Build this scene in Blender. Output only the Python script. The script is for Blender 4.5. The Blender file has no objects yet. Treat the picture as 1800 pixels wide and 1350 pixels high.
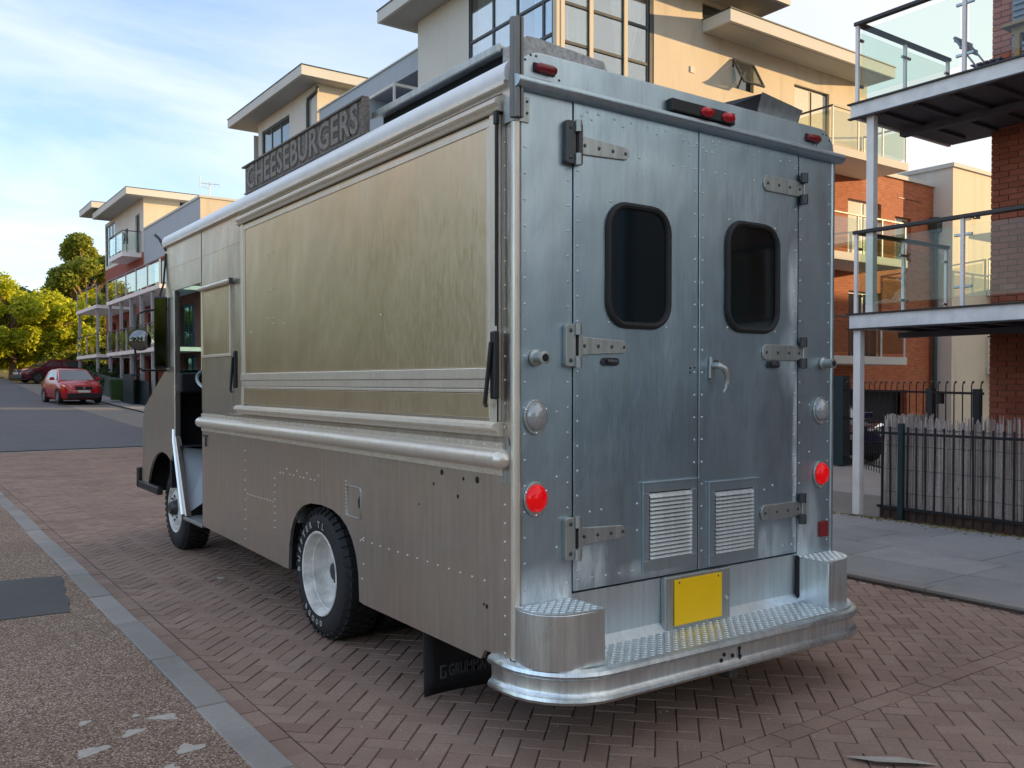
import bpy, bmesh, math, random
from mathutils import Vector, Matrix
R = math.radians
random.seed(7)
scene = bpy.context.scene
col = scene.collection

# ------------------------------------------------------------------ camera
CAM = Vector((-2.2539, -3.1526, 1.65))
YAW, PITCH = R(35.391), R(-1.0)
fwd = Vector((math.sin(YAW) * math.cos(PITCH), math.cos(YAW) * math.cos(PITCH), math.sin(PITCH)))
cd = bpy.data.cameras.new('camera')
cam = bpy.data.objects.new('camera', cd)
col.objects.link(cam)
cam.location = CAM
cam.rotation_euler = fwd.to_track_quat('-Z', 'Y').to_euler()
cd.sensor_width = 36
cd.lens = 31.14
cd.shift_y = 0.01343
cd.clip_start = 0.05
cd.clip_end = 2000
scene.camera = cam

# ------------------------------------------------------------------ sun and sky
SUN_AZ = R(110)          # from +Y towards +X
SUN_EL = R(9.0)
sdir = Vector((math.sin(SUN_AZ) * math.cos(SUN_EL), math.cos(SUN_AZ) * math.cos(SUN_EL), math.sin(SUN_EL)))
sl = bpy.data.lights.new('sun', 'SUN')
sl.energy = 2.8
sl.angle = R(0.5)
sl.color = (1.0, 0.66, 0.32)
so = bpy.data.objects.new('sun', sl)
col.objects.link(so)
so.rotation_euler = sdir.to_track_quat('Z', 'Y').to_euler()
so.location = (40, -15, 30)

world = bpy.data.worlds.new('World')
scene.world = world
world.use_nodes = True
wt = world.node_tree
wt.nodes.clear()


def wn(t, **k):
    n = wt.nodes.new(t)
    for a, b in k.items():
        setattr(n, a, b)
    return n


def wmath(op, a, b=None, clamp=False):
    n = wn('ShaderNodeMath', operation=op, use_clamp=clamp)
    for i, v in enumerate((a, b)):
        if v is None:
            continue
        if isinstance(v, (int, float)):
            n.inputs[i].default_value = v
        else:
            wt.links.new(v, n.inputs[i])
    return n.outputs[0]


sky = wn('ShaderNodeTexSky', sky_type='NISHITA', sun_disc=False)
sky.sun_elevation = SUN_EL
sky.sun_rotation = SUN_AZ
sky.air_density = 1.0
sky.dust_density = 0.6
sky.ozone_density = 1.6
tcw = wn('ShaderNodeTexCoord')
sep = wn('ShaderNodeSeparateXYZ')
wt.links.new(tcw.outputs['Generated'], sep.inputs[0])
zz = wmath('ADD', wmath('MAXIMUM', sep.outputs[2], 0.0), 0.22)
cmb = wn('ShaderNodeCombineXYZ')
wt.links.new(wmath('DIVIDE', sep.outputs[0], zz), cmb.inputs[0])
wt.links.new(wmath('DIVIDE', sep.outputs[1], zz), cmb.inputs[1])
cn = wn('ShaderNodeTexNoise')
cn.inputs['Scale'].default_value = 0.95
cn.inputs['Detail'].default_value = 8
cn.inputs['Roughness'].default_value = 0.56
cn.inputs['Distortion'].default_value = 0.55
mp = wn('ShaderNodeMapping')
mp.inputs['Location'].default_value = (3.1, 1.4, 0.0)
mp.inputs['Rotation'].default_value = (0, 0, 0.5)
mp.inputs['Scale'].default_value = (1.0, 1.9, 1.0)
wt.links.new(cmb.outputs[0], mp.inputs[0])
wt.links.new(mp.outputs[0], cn.inputs['Vector'])
cr = wn('ShaderNodeMapRange')
cr.inputs['From Min'].default_value = 0.38
cr.inputs['From Max'].default_value = 0.72
cr.inputs['To Min'].default_value = 0.20
cr.inputs['To Max'].default_value = 0.88
wt.links.new(cn.outputs['Fac'], cr.inputs['Value'])
# veil of pale haze towards the horizon
glow = wn('ShaderNodeVectorMath', operation='DOT_PRODUCT')
wt.links.new(tcw.outputs['Generated'], glow.inputs[0])
glow.inputs[1].default_value = sdir
gr_ = wn('ShaderNodeMapRange')
gr_.interpolation_type = 'SMOOTHSTEP'
gr_.inputs['From Min'].default_value = -0.1
gr_.inputs['From Max'].default_value = 0.85
gr_.inputs['To Max'].default_value = 0.95
wt.links.new(glow.outputs['Value'], gr_.inputs['Value'])
hz = wmath('MULTIPLY', wmath('POWER', wmath('SUBTRACT', 1.0, wmath('MAXIMUM', sep.outputs[2], 0.0), True), 15.0), 0.85)
cf = cr.outputs[0]
mix = wn('ShaderNodeMix', data_type='RGBA')
wt.links.new(cf, mix.inputs[0])
gain = wn('ShaderNodeMix', data_type='RGBA', blend_type='MULTIPLY')
gain.inputs[0].default_value = 1.0
gain.inputs[7].default_value = (0.90, 1.06, 1.24, 1)
wt.links.new(sky.outputs[0], gain.inputs[6])
wt.links.new(gain.outputs[2], mix.inputs[6])
mix.inputs[7].default_value = (3.45, 3.58, 3.88, 1)
bg = wn('ShaderNodeBackground')
bg.inputs['Strength'].default_value = 0.105
veil = wn('ShaderNodeMix', data_type='RGBA')
wt.links.new(wmath('MAXIMUM', hz, gr_.outputs[0]), veil.inputs[0])
wt.links.new(mix.outputs[2], veil.inputs[6])
veil.inputs[7].default_value = (3.05, 3.0, 2.9, 1)
wt.links.new(veil.outputs[2], bg.inputs['Color'])
wo = wn('ShaderNodeOutputWorld')
wt.links.new(bg.outputs[0], wo.inputs['Surface'])

scene.view_settings.view_transform = 'Standard'
scene.view_settings.look = 'None'
scene.view_settings.gamma = 1
scene.view_settings.use_curve_mapping = False
scene.view_settings.exposure = 1.70
scene.cycles.max_bounces = 8
scene.cycles.transparent_max_bounces = 16

# ------------------------------------------------------------------ helpers
class MB:
    """collects geometry in world metres, links it as ONE mesh object"""
    def __init__(s):
        s.v, s.f, s.c = [], [], []
        s.tone = None

    def add(s, vs, fs):
        n = len(s.v)
        s.v.extend([tuple(p) for p in vs])
        for f in fs:
            s.f.append([i + n for i in f])
            s.c.append(s.tone)
        return s

    def box(s, x0, x1, y0, y1, z0, z1):
        vs = [(x0, y0, z0), (x1, y0, z0), (x1, y1, z0), (x0, y1, z0), (x0, y0, z1), (x1, y0, z1), (x1, y1, z1), (x0, y1, z1)]
        return s.add(vs, [(0, 3, 2, 1), (4, 5, 6, 7), (0, 1, 5, 4), (1, 2, 6, 5), (2, 3, 7, 6), (3, 0, 4, 7)])

    def obox(s, c, u, v, w, a, b, d):
        """oriented box: centre c, unit axes u,v,w, half sizes a,b,d"""
        c, u, v, w = Vector(c), Vector(u), Vector(v), Vector(w)
        vs = [c + u * (a * i) + v * (b * j) + w * (d * k) for k in (-1, 1) for i, j in ((-1, -1), (1, -1), (1, 1), (-1, 1))]
        return s.add(vs, [(0, 3, 2, 1), (4, 5, 6, 7), (0, 1, 5, 4), (1, 2, 6, 5), (2, 3, 7, 6), (3, 0, 4, 7)])

    def quad(s, *p):
        return s.add(p, [tuple(range(len(p)))])

    def prism(s, poly, axis, a, b):
        """poly in the two other axes (order xyz without axis), extruded a..b along axis"""
        def mk(p, t):
            if axis == 'x':
                return (t, p[0], p[1])
            if axis == 'y':
                return (p[0], t, p[1])
            return (p[0], p[1], t)
        n = len(poly)
        vs = [mk(p, a) for p in poly] + [mk(p, b) for p in poly]
        fs = [tuple(range(n))[::-1], tuple(range(n, 2 * n))] + [(i, (i + 1) % n, n + (i + 1) % n, n + i) for i in range(n)]
        return s.add(vs, fs)

    def tube(s, pts, r, n=8, closed=False, caps=True):
        pts = [Vector(p) for p in pts]
        rs = r if isinstance(r, (list, tuple)) else [r] * len(pts)
        rings = []
        up = None
        m = len(pts)
        for i, p in enumerate(pts):
            if closed:
                t = pts[(i + 1) % m] - pts[i - 1]
            else:
                t = pts[min(i + 1, m - 1)] - pts[max(i - 1, 0)]
            t.normalize()
            if up is None:
                up = Vector((0, 0, 1)) if abs(t.z) < 0.9 else Vector((1, 0, 0))
            a = t.cross(up)
            if a.length < 1e-4:
                a = t.cross(Vector((0, 1, 0)))
            a.normalize()
            b = a.cross(t)
            up = b
            rings.append([p + (a * math.cos(2 * math.pi * k / n) + b * math.sin(2 * math.pi * k / n)) * rs[i] for k in range(n)])
        vs = [q for g in rings for q in g]
        fs = []
        for i in range(m if closed else m - 1):
            j = (i + 1) % m
            for k in range(n):
                fs.append((i * n + k, i * n + (k + 1) % n, j * n + (k + 1) % n, j * n + k))
        if caps and not closed:
            fs.append(tuple(range(n))[::-1])
            fs.append(tuple(range((m - 1) * n, m * n)))
        return s.add(vs, fs)

    def lathe(s, prof, c, axis, n=24, sc=(1, 1), caps=True):
        """prof [(radius, along)], axis 'x','y','z' through c; sc squashes the two cross axes"""
        c = Vector(c)
        vs, fs = [], []
        for r, t in prof:
            for k in range(n):
                a = 2 * math.pi * k / n
                p, q = r * math.cos(a) * sc[0], r * math.sin(a) * sc[1]
                vs.append(c + Vector({'x': (t, p, q), 'y': (p, t, q), 'z': (p, q, t)}[axis]))
        for i in range(len(prof) - 1):
            for k in range(n):
                fs.append((i * n + k, i * n + (k + 1) % n, (i + 1) * n + (k + 1) % n, (i + 1) * n + k))
        if caps and prof[0][0] > 1e-5:
            fs.append(tuple(range(n))[::-1])
        if caps and prof[-1][0] > 1e-5:
            m = len(prof) - 1
            fs.append(tuple(range(m * n, m * n + n)))
        return s.add(vs, fs)

    def dome(s, c, nrm, r, h=None, n=7):
        h = h or r * 0.7
        nrm = Vector(nrm).normalized()
        u = nrm.orthogonal().normalized()
        w = nrm.cross(u)
        c = Vector(c)
        vs = []
        for rr, hh in ((r, 0), (r * 0.75, h * 0.65)):
            for k in range(n):
                a = 2 * math.pi * k / n
                vs.append(c + (u * math.cos(a) + w * math.sin(a)) * rr + nrm * hh)
        vs.append(c + nrm * h)
        fs = [(k, (k + 1) % n, n + (k + 1) % n, n + k) for k in range(n)] + [(n + k, n + (k + 1) % n, 2 * n) for k in range(n)]
        return s.add(vs, fs)

    def build(s, name, mat, parent=None, smooth=False, bevel=0.0, kind=None, recalc=True):
        if not s.v:
            return None
        lo = [min(p[i] for p in s.v) for i in range(3)]
        hi = [max(p[i] for p in s.v) for i in range(3)]
        c = Vector([(lo[i] + hi[i]) / 2 for i in range(3)])
        me = bpy.data.meshes.new(name)
        me.from_pydata([Vector(p) - c for p in s.v], [], s.f)
        if any(t is not None for t in s.c):
            at = me.color_attributes.new('tone', 'FLOAT_COLOR', 'CORNER')
            buf = []
            for f, t in zip(s.f, s.c):
                t = t if t is not None else 0.5
                buf.extend([t, t, t, 1.0] * len(f))
            at.data.foreach_set('color', buf)
        if recalc:
            bm = bmesh.new()
            bm.from_mesh(me)
            bmesh.ops.recalc_face_normals(bm, faces=bm.faces)
            bm.to_mesh(me)
            bm.free()
        me.materials.append(mat)
        if smooth:
            me.polygons.foreach_set('use_smooth', [True] * len(me.polygons))
            try:
                me.set_sharp_from_angle(angle=R(40))
            except Exception:
                pass
        o = bpy.data.objects.new(name, me)
        col.objects.link(o)
        if parent is not None:
            o.parent = parent
            o.location = c - wloc(parent)
        else:
            o.location = c
        if bevel:
            m = o.modifiers.new('bevel', 'BEVEL')
            m.width = bevel
            m.segments = 2
            m.limit_method = 'ANGLE'
            m.angle_limit = R(50)
        if kind:
            o['kind'] = kind
        return o


def wloc(o):
    p = Vector((0, 0, 0))
    while o is not None:
        p = p + o.location
        o = o.parent
    return p


def tag(o, label, cat, group=None):
    o['label'] = label
    o['category'] = cat
    if group:
        o['group'] = group
    return o


def thing(name, label, cat, loc, group=None):
    o = bpy.data.objects.new(name, None)
    col.objects.link(o)
    o.location = loc
    o.empty_display_size = 0.2
    return tag(o, label, cat, group)


def structure(o):
    o['kind'] = 'structure'
    return o


def copy_tree(o, parent=None):
    c = o.copy()
    col.objects.link(c)
    c.parent = parent
    for ch in list(o.children):
        copy_tree(ch, c)
    return c


def rrect(x0, x1, z0, z1, r, n=6):
    out = []
    for cx, cz, a0 in ((x1 - r, z1 - r, 0), (x0 + r, z1 - r, 90), (x0 + r, z0 + r, 180), (x1 - r, z0 + r, 270)):
        for k in range(n + 1):
            a = R(a0 + 90 * k / n)
            out.append((cx + r * math.cos(a), cz + r * math.sin(a)))
    return out


def text_mesh(body, size, extrude=0.0, offset=0.0, spacing=1.0, align='CENTER'):
    """letters as (verts, faces) in their own xy plane"""
    cu = bpy.data.curves.new('lettering', 'FONT')
    cu.body = body
    cu.size = size
    cu.extrude = extrude
    cu.offset = offset
    cu.space_character = spacing
    cu.align_x = align
    cu.align_y = 'CENTER'
    cu.resolution_u = 3
    o = bpy.data.objects.new('lettering', cu)
    col.objects.link(o)
    dg = bpy.context.evaluated_depsgraph_get()
    me = bpy.data.meshes.new_from_object(o.evaluated_get(dg))
    vs = [v.co.copy() for v in me.vertices]
    fs = [tuple(p.vertices) for p in me.polygons]
    bpy.data.objects.remove(o)
    bpy.data.curves.remove(cu)
    bpy.data.meshes.remove(me)
    return vs, fs


# ------------------------------------------------------------------ materials
def newmat(name):
    m = bpy.data.materials.new(name)
    m.use_nodes = True
    nt = m.node_tree
    b = nt.nodes['Principled BSDF']
    return m, nt, b


def N(nt, t, ins=None, **k):
    n = nt.nodes.new(t)
    for a, b in k.items():
        setattr(n, a, b)
    for a, b in (ins or {}).items():
        if hasattr(b, 'links') or isinstance(b, bpy.types.NodeSocket):
            nt.links.new(b, n.inputs[a])
        else:
            n.inputs[a].default_value = b
    return n


def ramp(nt, fac, stops):
    n = nt.nodes.new('ShaderNodeValToRGB')
    nt.links.new(fac, n.inputs[0])
    e = n.color_ramp.elements
    while len(e) < len(stops):
        e.new(0.5)
    for i, (p, c) in enumerate(stops):
        e[i].position = p
        e[i].color = (*c, 1) if len(c) == 3 else c
    return n.outputs[0]


def pos(nt, scale=(1, 1, 1)):
    g = N(nt, 'ShaderNodeNewGeometry')
    m = N(nt, 'ShaderNodeMapping', {'Vector': g.outputs['Position'], 'Scale': scale})
    return m.outputs[0]


def noise(nt, vec, scale, detail=4, rough=0.55, dist=0.0):
    return N(nt, 'ShaderNodeTexNoise', {'Vector': vec, 'Scale': scale, 'Detail': detail, 'Roughness': rough, 'Distortion': dist}).outputs['Fac']


def mrange(nt, v, a, b, c, d):
    return N(nt, 'ShaderNodeMapRange', {'Value': v, 'From Min': a, 'From Max': b, 'To Min': c, 'To Max': d}).outputs[0]


def bump(nt, b, h, strength, dist):
    n = N(nt, 'ShaderNodeBump', {'Height': h, 'Strength': strength, 'Distance': dist})
    nt.links.new(n.outputs[0], b.inputs['Normal'])
    return n


def mixc(nt, fac, a, b, mode='MIX'):
    n = N(nt, 'ShaderNodeMix', data_type='RGBA', blend_type=mode)
    for i, v in ((0, fac), (6, a), (7, b)):
        if isinstance(v, bpy.types.NodeSocket):
            nt.links.new(v, n.inputs[i])
        elif i == 0:
            n.inputs[0].default_value = v
        else:
            n.inputs[i].default_value = (*v, 1)
    return n.outputs[2]


def plain(name, colr, rough=0.5, metal=0.0, var=0.12, scale=6.0, bmp=0.0, spec=0.5):
    """paint / plastic / metal with a little uneven tone and gloss"""
    m, nt, b = newmat(name)
    p = pos(nt)
    n1 = noise(nt, p, scale, 5, 0.6)
    lo = tuple(c * (1 - var) for c in colr)
    hi = tuple(min(1, c * (1 + var)) for c in colr)
    nt.links.new(ramp(nt, n1, [(0.3, lo), (0.7, hi)]), b.inputs['Base Color'])
    nt.links.new(mrange(nt, n1, 0.3, 0.7, max(0.02, rough - 0.07), min(1, rough + 0.07)), b.inputs['Roughness'])
    b.inputs['Metallic'].default_value = metal
    b.inputs['Specular IOR Level'].default_value = spec
    if bmp:
        bump(nt, b, noise(nt, p, scale * 8, 4), bmp, 0.01)
    return m


def aluminium(name, base, rough, streak=0.10, oxide=0.0, metal=1.0, stains=(), reflect_tint=0.0):
    """old hand-brushed sheet aluminium: vertical streaks, cloudy oxide, scuffs, optional painted reflections"""
    m, nt, b = newmat(name)
    ps = pos(nt, (22, 22, 1.1))
    p = pos(nt)
    st = noise(nt, ps, 1.6, 6, 0.62)
    cl = noise(nt, pos(nt, (1.0, 1.0, 0.55)), 2.2, 6, 0.6, 0.4)
    fine = noise(nt, pos(nt, (90, 90, 9)), 1.5, 3, 0.6)
    lo = tuple(c * (1 - streak * 1.4) for c in base)
    hi = tuple(min(0.95, c * (1 + streak)) for c in base)
    c1 = ramp(nt, st, [(0.32, lo), (0.68, hi)])
    c2 = mixc(nt, mrange(nt, cl, 0.35, 0.7, 0.0, 0.5 if not reflect_tint else 0.16), c1, tuple(c * 0.74 for c in base))
    warm = noise(nt, p, 1.1, 4, 0.6)
    c2 = mixc(nt, mrange(nt, warm, 0.5, 0.75, 0.0, 0.10 if reflect_tint else 0.22), c2, (base[0] * 1.03, base[1] * 0.9, base[2] * 0.74))
    if reflect_tint:  # mottled orange and olive tints standing in for mirrored buildings and trees
        q1 = noise(nt, pos(nt, (0.9, 0.9, 0.7)), 1.7, 4, 0.55, 0.6)
        q2 = noise(nt, pos(nt, (1.4, 1.4, 0.6)), 1.9, 4, 0.55, 0.5)
        c2 = mixc(nt, mrange(nt, q1, 0.50, 0.72, 0.0, 0.55 * reflect_tint), c2, (base[0] * 1.08, base[1] * 0.90, base[2] * 0.66))
        c2 = mixc(nt, mrange(nt, q2, 0.52, 0.74, 0.0, 0.5 * reflect_tint), c2, (base[0] * 0.84, base[1] * 0.92, base[2] * 0.74))
    if oxide:
        ox = noise(nt, pos(nt, (7, 7, 1.6)), 1.0, 7, 0.7)
        c2 = mixc(nt, mrange(nt, ox, 0.56, 0.78, 0.0, oxide), c2, (0.78, 0.80, 0.80))
    met = None
    if stains:
        g = N(nt, 'ShaderNodeNewGeometry')
        sp = N(nt, 'ShaderNodeSeparateXYZ', {0: g.outputs['Position']})
        wob = noise(nt, pos(nt, (9, 9, 2.0)), 1.3, 6, 0.7)
        tot = None
        for (sx, sz, rx, rz, k) in stains:
            dx = N(nt, 'ShaderNodeMath', {0: sp.outputs[0], 1: sx}, operation='SUBTRACT').outputs[0]
            dz = N(nt, 'ShaderNodeMath', {0: sp.outputs[2], 1: sz}, operation='SUBTRACT').outputs[0]
            dx = N(nt, 'ShaderNodeMath', {0: dx, 1: rx}, operation='DIVIDE').outputs[0]
            dz = N(nt, 'ShaderNodeMath', {0: dz, 1: rz}, operation='DIVIDE').outputs[0]
            dx = N(nt, 'ShaderNodeMath', {0: dx, 1: 2.0}, operation='POWER').outputs[0]
            dz = N(nt, 'ShaderNodeMath', {0: dz, 1: 2.0}, operation='POWER').outputs[0]
            d = N(nt, 'ShaderNodeMath', {0: dx, 1: dz}, operation='ADD').outputs[0]
            f = N(nt, 'ShaderNodeMapRange', {'Value': d, 'From Min': 0.0, 'From Max': 1.6, 'To Min': k, 'To Max': 0.0}, interpolation_type='SMOOTHSTEP').outputs[0]
            tot = f if tot is None else N(nt, 'ShaderNodeMath', {0: tot, 1: f}, operation='MAXIMUM').outputs[0]
        sm = N(nt, 'ShaderNodeMath', {0: tot, 1: mrange(nt, wob, 0.35, 0.62, 0.15, 1.0)}, operation='MULTIPLY', use_clamp=True).outputs[0]
        c2 = mixc(nt, N(nt, 'ShaderNodeMath', {0: sm, 1: 0.95}, operation='MULTIPLY').outputs[0], c2, (0.84, 0.90, 0.92))
        met = mrange(nt, sm, 0, 1, metal, 0.1)
    nt.links.new(c2, b.inputs['Base Color'])
    r = N(nt, 'ShaderNodeMath', {0: mrange(nt, cl, 0.3, 0.7, rough - (0.02 if reflect_tint else 0.06), rough + (0.04 if reflect_tint else 0.10)), 1: mrange(nt, fine, 0.3, 0.7, -0.05, 0.05)}, operation='ADD').outputs[0]
    nt.links.new(r, b.inputs['Roughness'])
    b.inputs['Metallic'].default_value = metal
    if met is not None:
        nt.links.new(met, b.inputs['Metallic'])
    wav = noise(nt, pos(nt, (1.3, 1.3, 1.0)), 1.6, 2, 0.5)
    h = N(nt, 'ShaderNodeMath', {0: mrange(nt, fine, 0, 1, 0, 0.10), 1: mrange(nt, wav, 0, 1, 0, 1.5 if reflect_tint else 2.4)}, operation='ADD').outputs[0]
    bump(nt, b, h, 0.38, 0.016)
    return m


def brickwall(name, axis, c1, c2, mortar, sc=1.0):
    """small far-off bricks on a wall whose horizontal runs along axis"""
    m, nt, b = newmat(name)
    g = N(nt, 'ShaderNodeNewGeometry')
    s = N(nt, 'ShaderNodeSeparateXYZ', {0: g.outputs['Position']})
    cb = N(nt, 'ShaderNodeCombineXYZ', {0: s.outputs['xyz'.index(axis)], 1: s.outputs[2]})
    bt = N(nt, 'ShaderNodeTexBrick', {'Vector': cb.outputs[0], 'Color1': (*c1, 1), 'Color2': (*c2, 1), 'Mortar': (*mortar, 1), 'Scale': 1.0, 'Mortar Size': 0.006, 'Mortar Smooth': 0.1, 'Bias': 0.0, 'Brick Width': 0.225 * sc, 'Row Height': 0.075 * sc})
    n1 = noise(nt, cb.outputs[0], 1.3, 6, 0.6)
    n2 = noise(nt, N(nt, 'ShaderNodeMapping', {'Vector': cb.outputs[0], 'Scale': (4.4, 13, 1)}).outputs[0], 1.0, 2, 0.5)
    c = mixc(nt, mrange(nt, n1, 0.4, 0.7, 0, 0.35), bt.outputs['Color'], tuple(x * 0.72 for x in c1))
    c = mixc(nt, mrange(nt, n2, 0.45, 0.75, 0, 0.55), c, tuple(x * 0.6 for x in c2))
    nt.links.new(c, b.inputs['Base Color'])
    b.inputs['Roughness'].default_value = 0.9
    bump(nt, b, bt.outputs['Fac'], -0.5, 0.006)
    return m


def render_coat(name, colr, dirt=0.25, streaks=True):
    """painted masonry render with weather streaks"""
    m, nt, b = newmat(name)
    p = pos(nt)
    n1 = noise(nt, p, 0.9, 6, 0.6)
    n2 = noise(nt, pos(nt, (3.0, 3.0, 0.25)), 1.2, 5, 0.65)
    c = mixc(nt, mrange(nt, n1, 0.35, 0.75, 0, dirt), colr, tuple(x * 0.72 for x in colr))
    if streaks:
        c = mixc(nt, mrange(nt, n2, 0.52, 0.8, 0, dirt * 1.6), c, tuple(x * f for x, f in zip(colr, (0.62, 0.58, 0.52))))
    nt.links.new(c, b.inputs['Base Color'])
    b.inputs['Roughness'].default_value = 0.85
    bump(nt, b, noise(nt, p, 120, 3), 0.25, 0.004)
    return m


def glass(name, tint, gloss=0.09, rough=0.0, see=0.85):
    """thin pane: see-through with a tint, mirror-like at grazing angles"""
    m, nt, b = newmat(name)
    nt.nodes.remove(b)
    lw = N(nt, 'ShaderNodeLayerWeight', {'Blend': 0.5})
    fr = N(nt, 'ShaderNodeMath', {0: lw.outputs['Facing'], 1: 4.0}, operation='POWER')
    gl = N(nt, 'ShaderNodeBsdfGlossy', {'Color': (1, 1, 1, 1), 'Roughness': rough})
    tr = N(nt, 'ShaderNodeBsdfTransparent', {'Color': (*[t * see for t in tint], 1)})
    fac = N(nt, 'ShaderNodeMath', {0: fr.outputs[0], 1: gloss}, operation='ADD', use_clamp=True)
    mx = N(nt, 'ShaderNodeMixShader', {0: fac.outputs[0], 1: tr.outputs[0], 2: gl.outputs[0]})
    nt.links.new(mx.outputs[0], nt.nodes['Material Output'].inputs['Surface'])
    return m


def window_glass(name, colr=(0.02, 0.03, 0.035), rough=0.03, spec=1.0):
    m, nt, b = newmat(name)
    n1 = noise(nt, pos(nt), 0.7, 3)
    nt.links.new(ramp(nt, n1, [(0.3, tuple(c * 0.6 for c in colr)), (0.7, tuple(c * 1.3 for c in colr))]), b.inputs['Base Color'])
    b.inputs['Roughness'].default_value = rough
    b.inputs['IOR'].default_value = 1.9 if spec > 0.6 else 1.4
    b.inputs['Specular IOR Level'].default_value = spec
    bump(nt, b, noise(nt, pos(nt), 1.1, 2), 0.08, 0.02)
    return m


def toned(name, stops, rough=0.85, grain=60, bmp=0.35, spec=0.4, speck=None):
    """colour picked per piece by the 'tone' attribute, with grain"""
    m, nt, b = newmat(name)
    at = N(nt, 'ShaderNodeAttribute', attribute_name='tone')
    c = ramp(nt, at.outputs['Fac'], stops)
    p = pos(nt)
    n1 = noise(nt, p, grain, 5, 0.7)
    n2 = noise(nt, p, 1.1, 7, 0.66)
    c = mixc(nt, mrange(nt, n1, 0.35, 0.7, 0.0, 0.45), c, tuple(x * 0.6 for x in stops[0][1]))
    c = mixc(nt, mrange(nt, n2, 0.45, 0.70, 0.0, 0.62), c, tuple(x * 0.6 for x in stops[0][1]))
    if speck:
        v = N(nt, 'ShaderNodeTexVoronoi', {'Vector': p, 'Scale': 130.0})
        c = mixc(nt, mrange(nt, v.outputs['Distance'], 0.10, 0.16, 0.55, 0.0), c, speck)
    nt.links.new(c, b.inputs['Base Color'])
    b.inputs['Roughness'].default_value = rough
    b.inputs['Specular IOR Level'].default_value = spec
    bump(nt, b, n1, bmp, 0.004)
    return m


def leafmat(name, stops):
    m, nt, b = newmat(name)
    at = N(nt, 'ShaderNodeAttribute', attribute_name='tone')
    c = ramp(nt, at.outputs['Fac'], stops)
    nt.links.new(c, b.inputs['Base Color'])
    b.inputs['Roughness'].default_value = 0.55
    b.inputs['Specular IOR Level'].default_value = 0.3
    tl = N(nt, 'ShaderNodeBsdfTranslucent', {'Color': c})
    mx = N(nt, 'ShaderNodeMixShader', {0: 0.42, 1: b.outputs[0], 2: tl.outputs[0]})
    nt.links.new(mx.outputs[0], nt.nodes['Material Output'].inputs['Surface'])
    return m


def ground_mat(name, stops, scale=70.0, rough=0.9, vor=None, bmp=0.5, patch=0.35):
    m, nt, b = newmat(name)
    p = pos(nt)
    if vor:
        v = N(nt, 'ShaderNodeTexVoronoi', {'Vector': p, 'Scale': vor})
        s = N(nt, 'ShaderNodeSeparateColor', {0: v.outputs['Color']})
        c = ramp(nt, s.outputs[0], stops)
        h = v.outputs['Distance']
        c = mixc(nt, mrange(nt, h, 0.35, 0.75, 0, 0.7), c, tuple(x * 0.35 for x in stops[0][1]))
    else:
        n = noise(nt, p, scale, 6, 0.7)
        c = ramp(nt, n, stops)
        h = n
    big = noise(nt, p, 0.6, 6, 0.62)
    c = mixc(nt, mrange(nt, big, 0.42, 0.72, 0, patch), c, tuple(x * 0.6 for x in stops[0][1]))
    nt.links.new(c, b.inputs['Base Color'])
    b.inputs['Roughness'].default_value = rough
    b.inputs['Specular IOR Level'].default_value = 0.35
    bump(nt, b, h, -bmp if vor else bmp, 0.006)
    return m


M = {}
M['alu_side'] = aluminium('warm tinted brushed aluminium side', (0.70, 0.665, 0.63), 0.32, 0.085, reflect_tint=0.45)  # warm cast of the sunlit street put into the base colour
M['alu_panel'] = aluminium('warm tinted brushed aluminium hatch', (0.77, 0.66, 0.49), 0.35, 0.03, reflect_tint=0.28)  # golden street reflection tinted into the base
M['alu_rear'] = aluminium('sky tinted weathered aluminium rear', (0.50, 0.615, 0.68), 0.36, 0.05, oxide=0.25, stains=[(0.20, 0.62, 0.26, 0.20, 1.0), (2.06, 0.75, 0.12, 0.3, 0.7), (0.15, 2.6, 0.3, 0.5, 0.35)])  # blue of the mirrored sky put into the base; stains are oxide
M['alu_door'] = aluminium('sky tinted weathered aluminium doors', (0.47, 0.595, 0.665), 0.35, 0.055, oxide=0.2, stains=[(1.955, 1.15, 0.035, 0.62, 1.0), (1.93, 2.2, 0.06, 0.25, 0.8), (0.42, 0.78, 0.14, 0.14, 0.8), (1.75, 0.75, 0.16, 0.12, 0.6), (1.90, 1.78, 0.1, 0.2, 0.6), (0.7, 2.62, 0.5, 0.22, 0.3), (1.5, 2.55, 0.4, 0.25, 0.25), (0.85, 0.74, 0.25, 0.05, 0.5)])  # base carries the sky's blue reflection; the stains are oxide
M['alu_pale'] = aluminium('pale oxidised aluminium', (0.72, 0.80, 0.84), 0.44, 0.12, oxide=0.5)
M['alu_trim'] = aluminium('aluminium trim', (0.82, 0.75, 0.65), 0.36, 0.06, metal=0.6)  # tan base includes the warm light on the side
M['alu_bump'] = aluminium('scratched bumper aluminium', (0.76, 0.82, 0.85), 0.33, 0.18, oxide=0.75)
M['steel'] = aluminium('galvanised steel', (0.50, 0.53, 0.52), 0.46, 0.16, oxide=0.3)
M['channel'] = aluminium('weathered steel channel', (0.22, 0.21, 0.20), 0.42, 0.2)
M['dark_steel'] = plain('dark steel', (0.09, 0.095, 0.10), 0.42, 0.8)
M['chrome'] = plain('chrome', (0.80, 0.82, 0.83), 0.10, 1.0, 0.04)
M['black'] = plain('black plastic', (0.012, 0.013, 0.016), 0.45)
M['void'] = plain('unlit interior', (0.010, 0.010, 0.014), 0.8)
M['rubber'] = plain('black rubber', (0.013, 0.013, 0.015), 0.62, var=0.3, scale=20, bmp=0.25)
M['tyre'] = plain('tyre rubber', (0.016, 0.016, 0.018), 0.72, var=0.35, scale=14, bmp=0.3)
M['white_letter'] = plain('raised white lettering', (0.36, 0.355, 0.345), 0.7)
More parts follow.
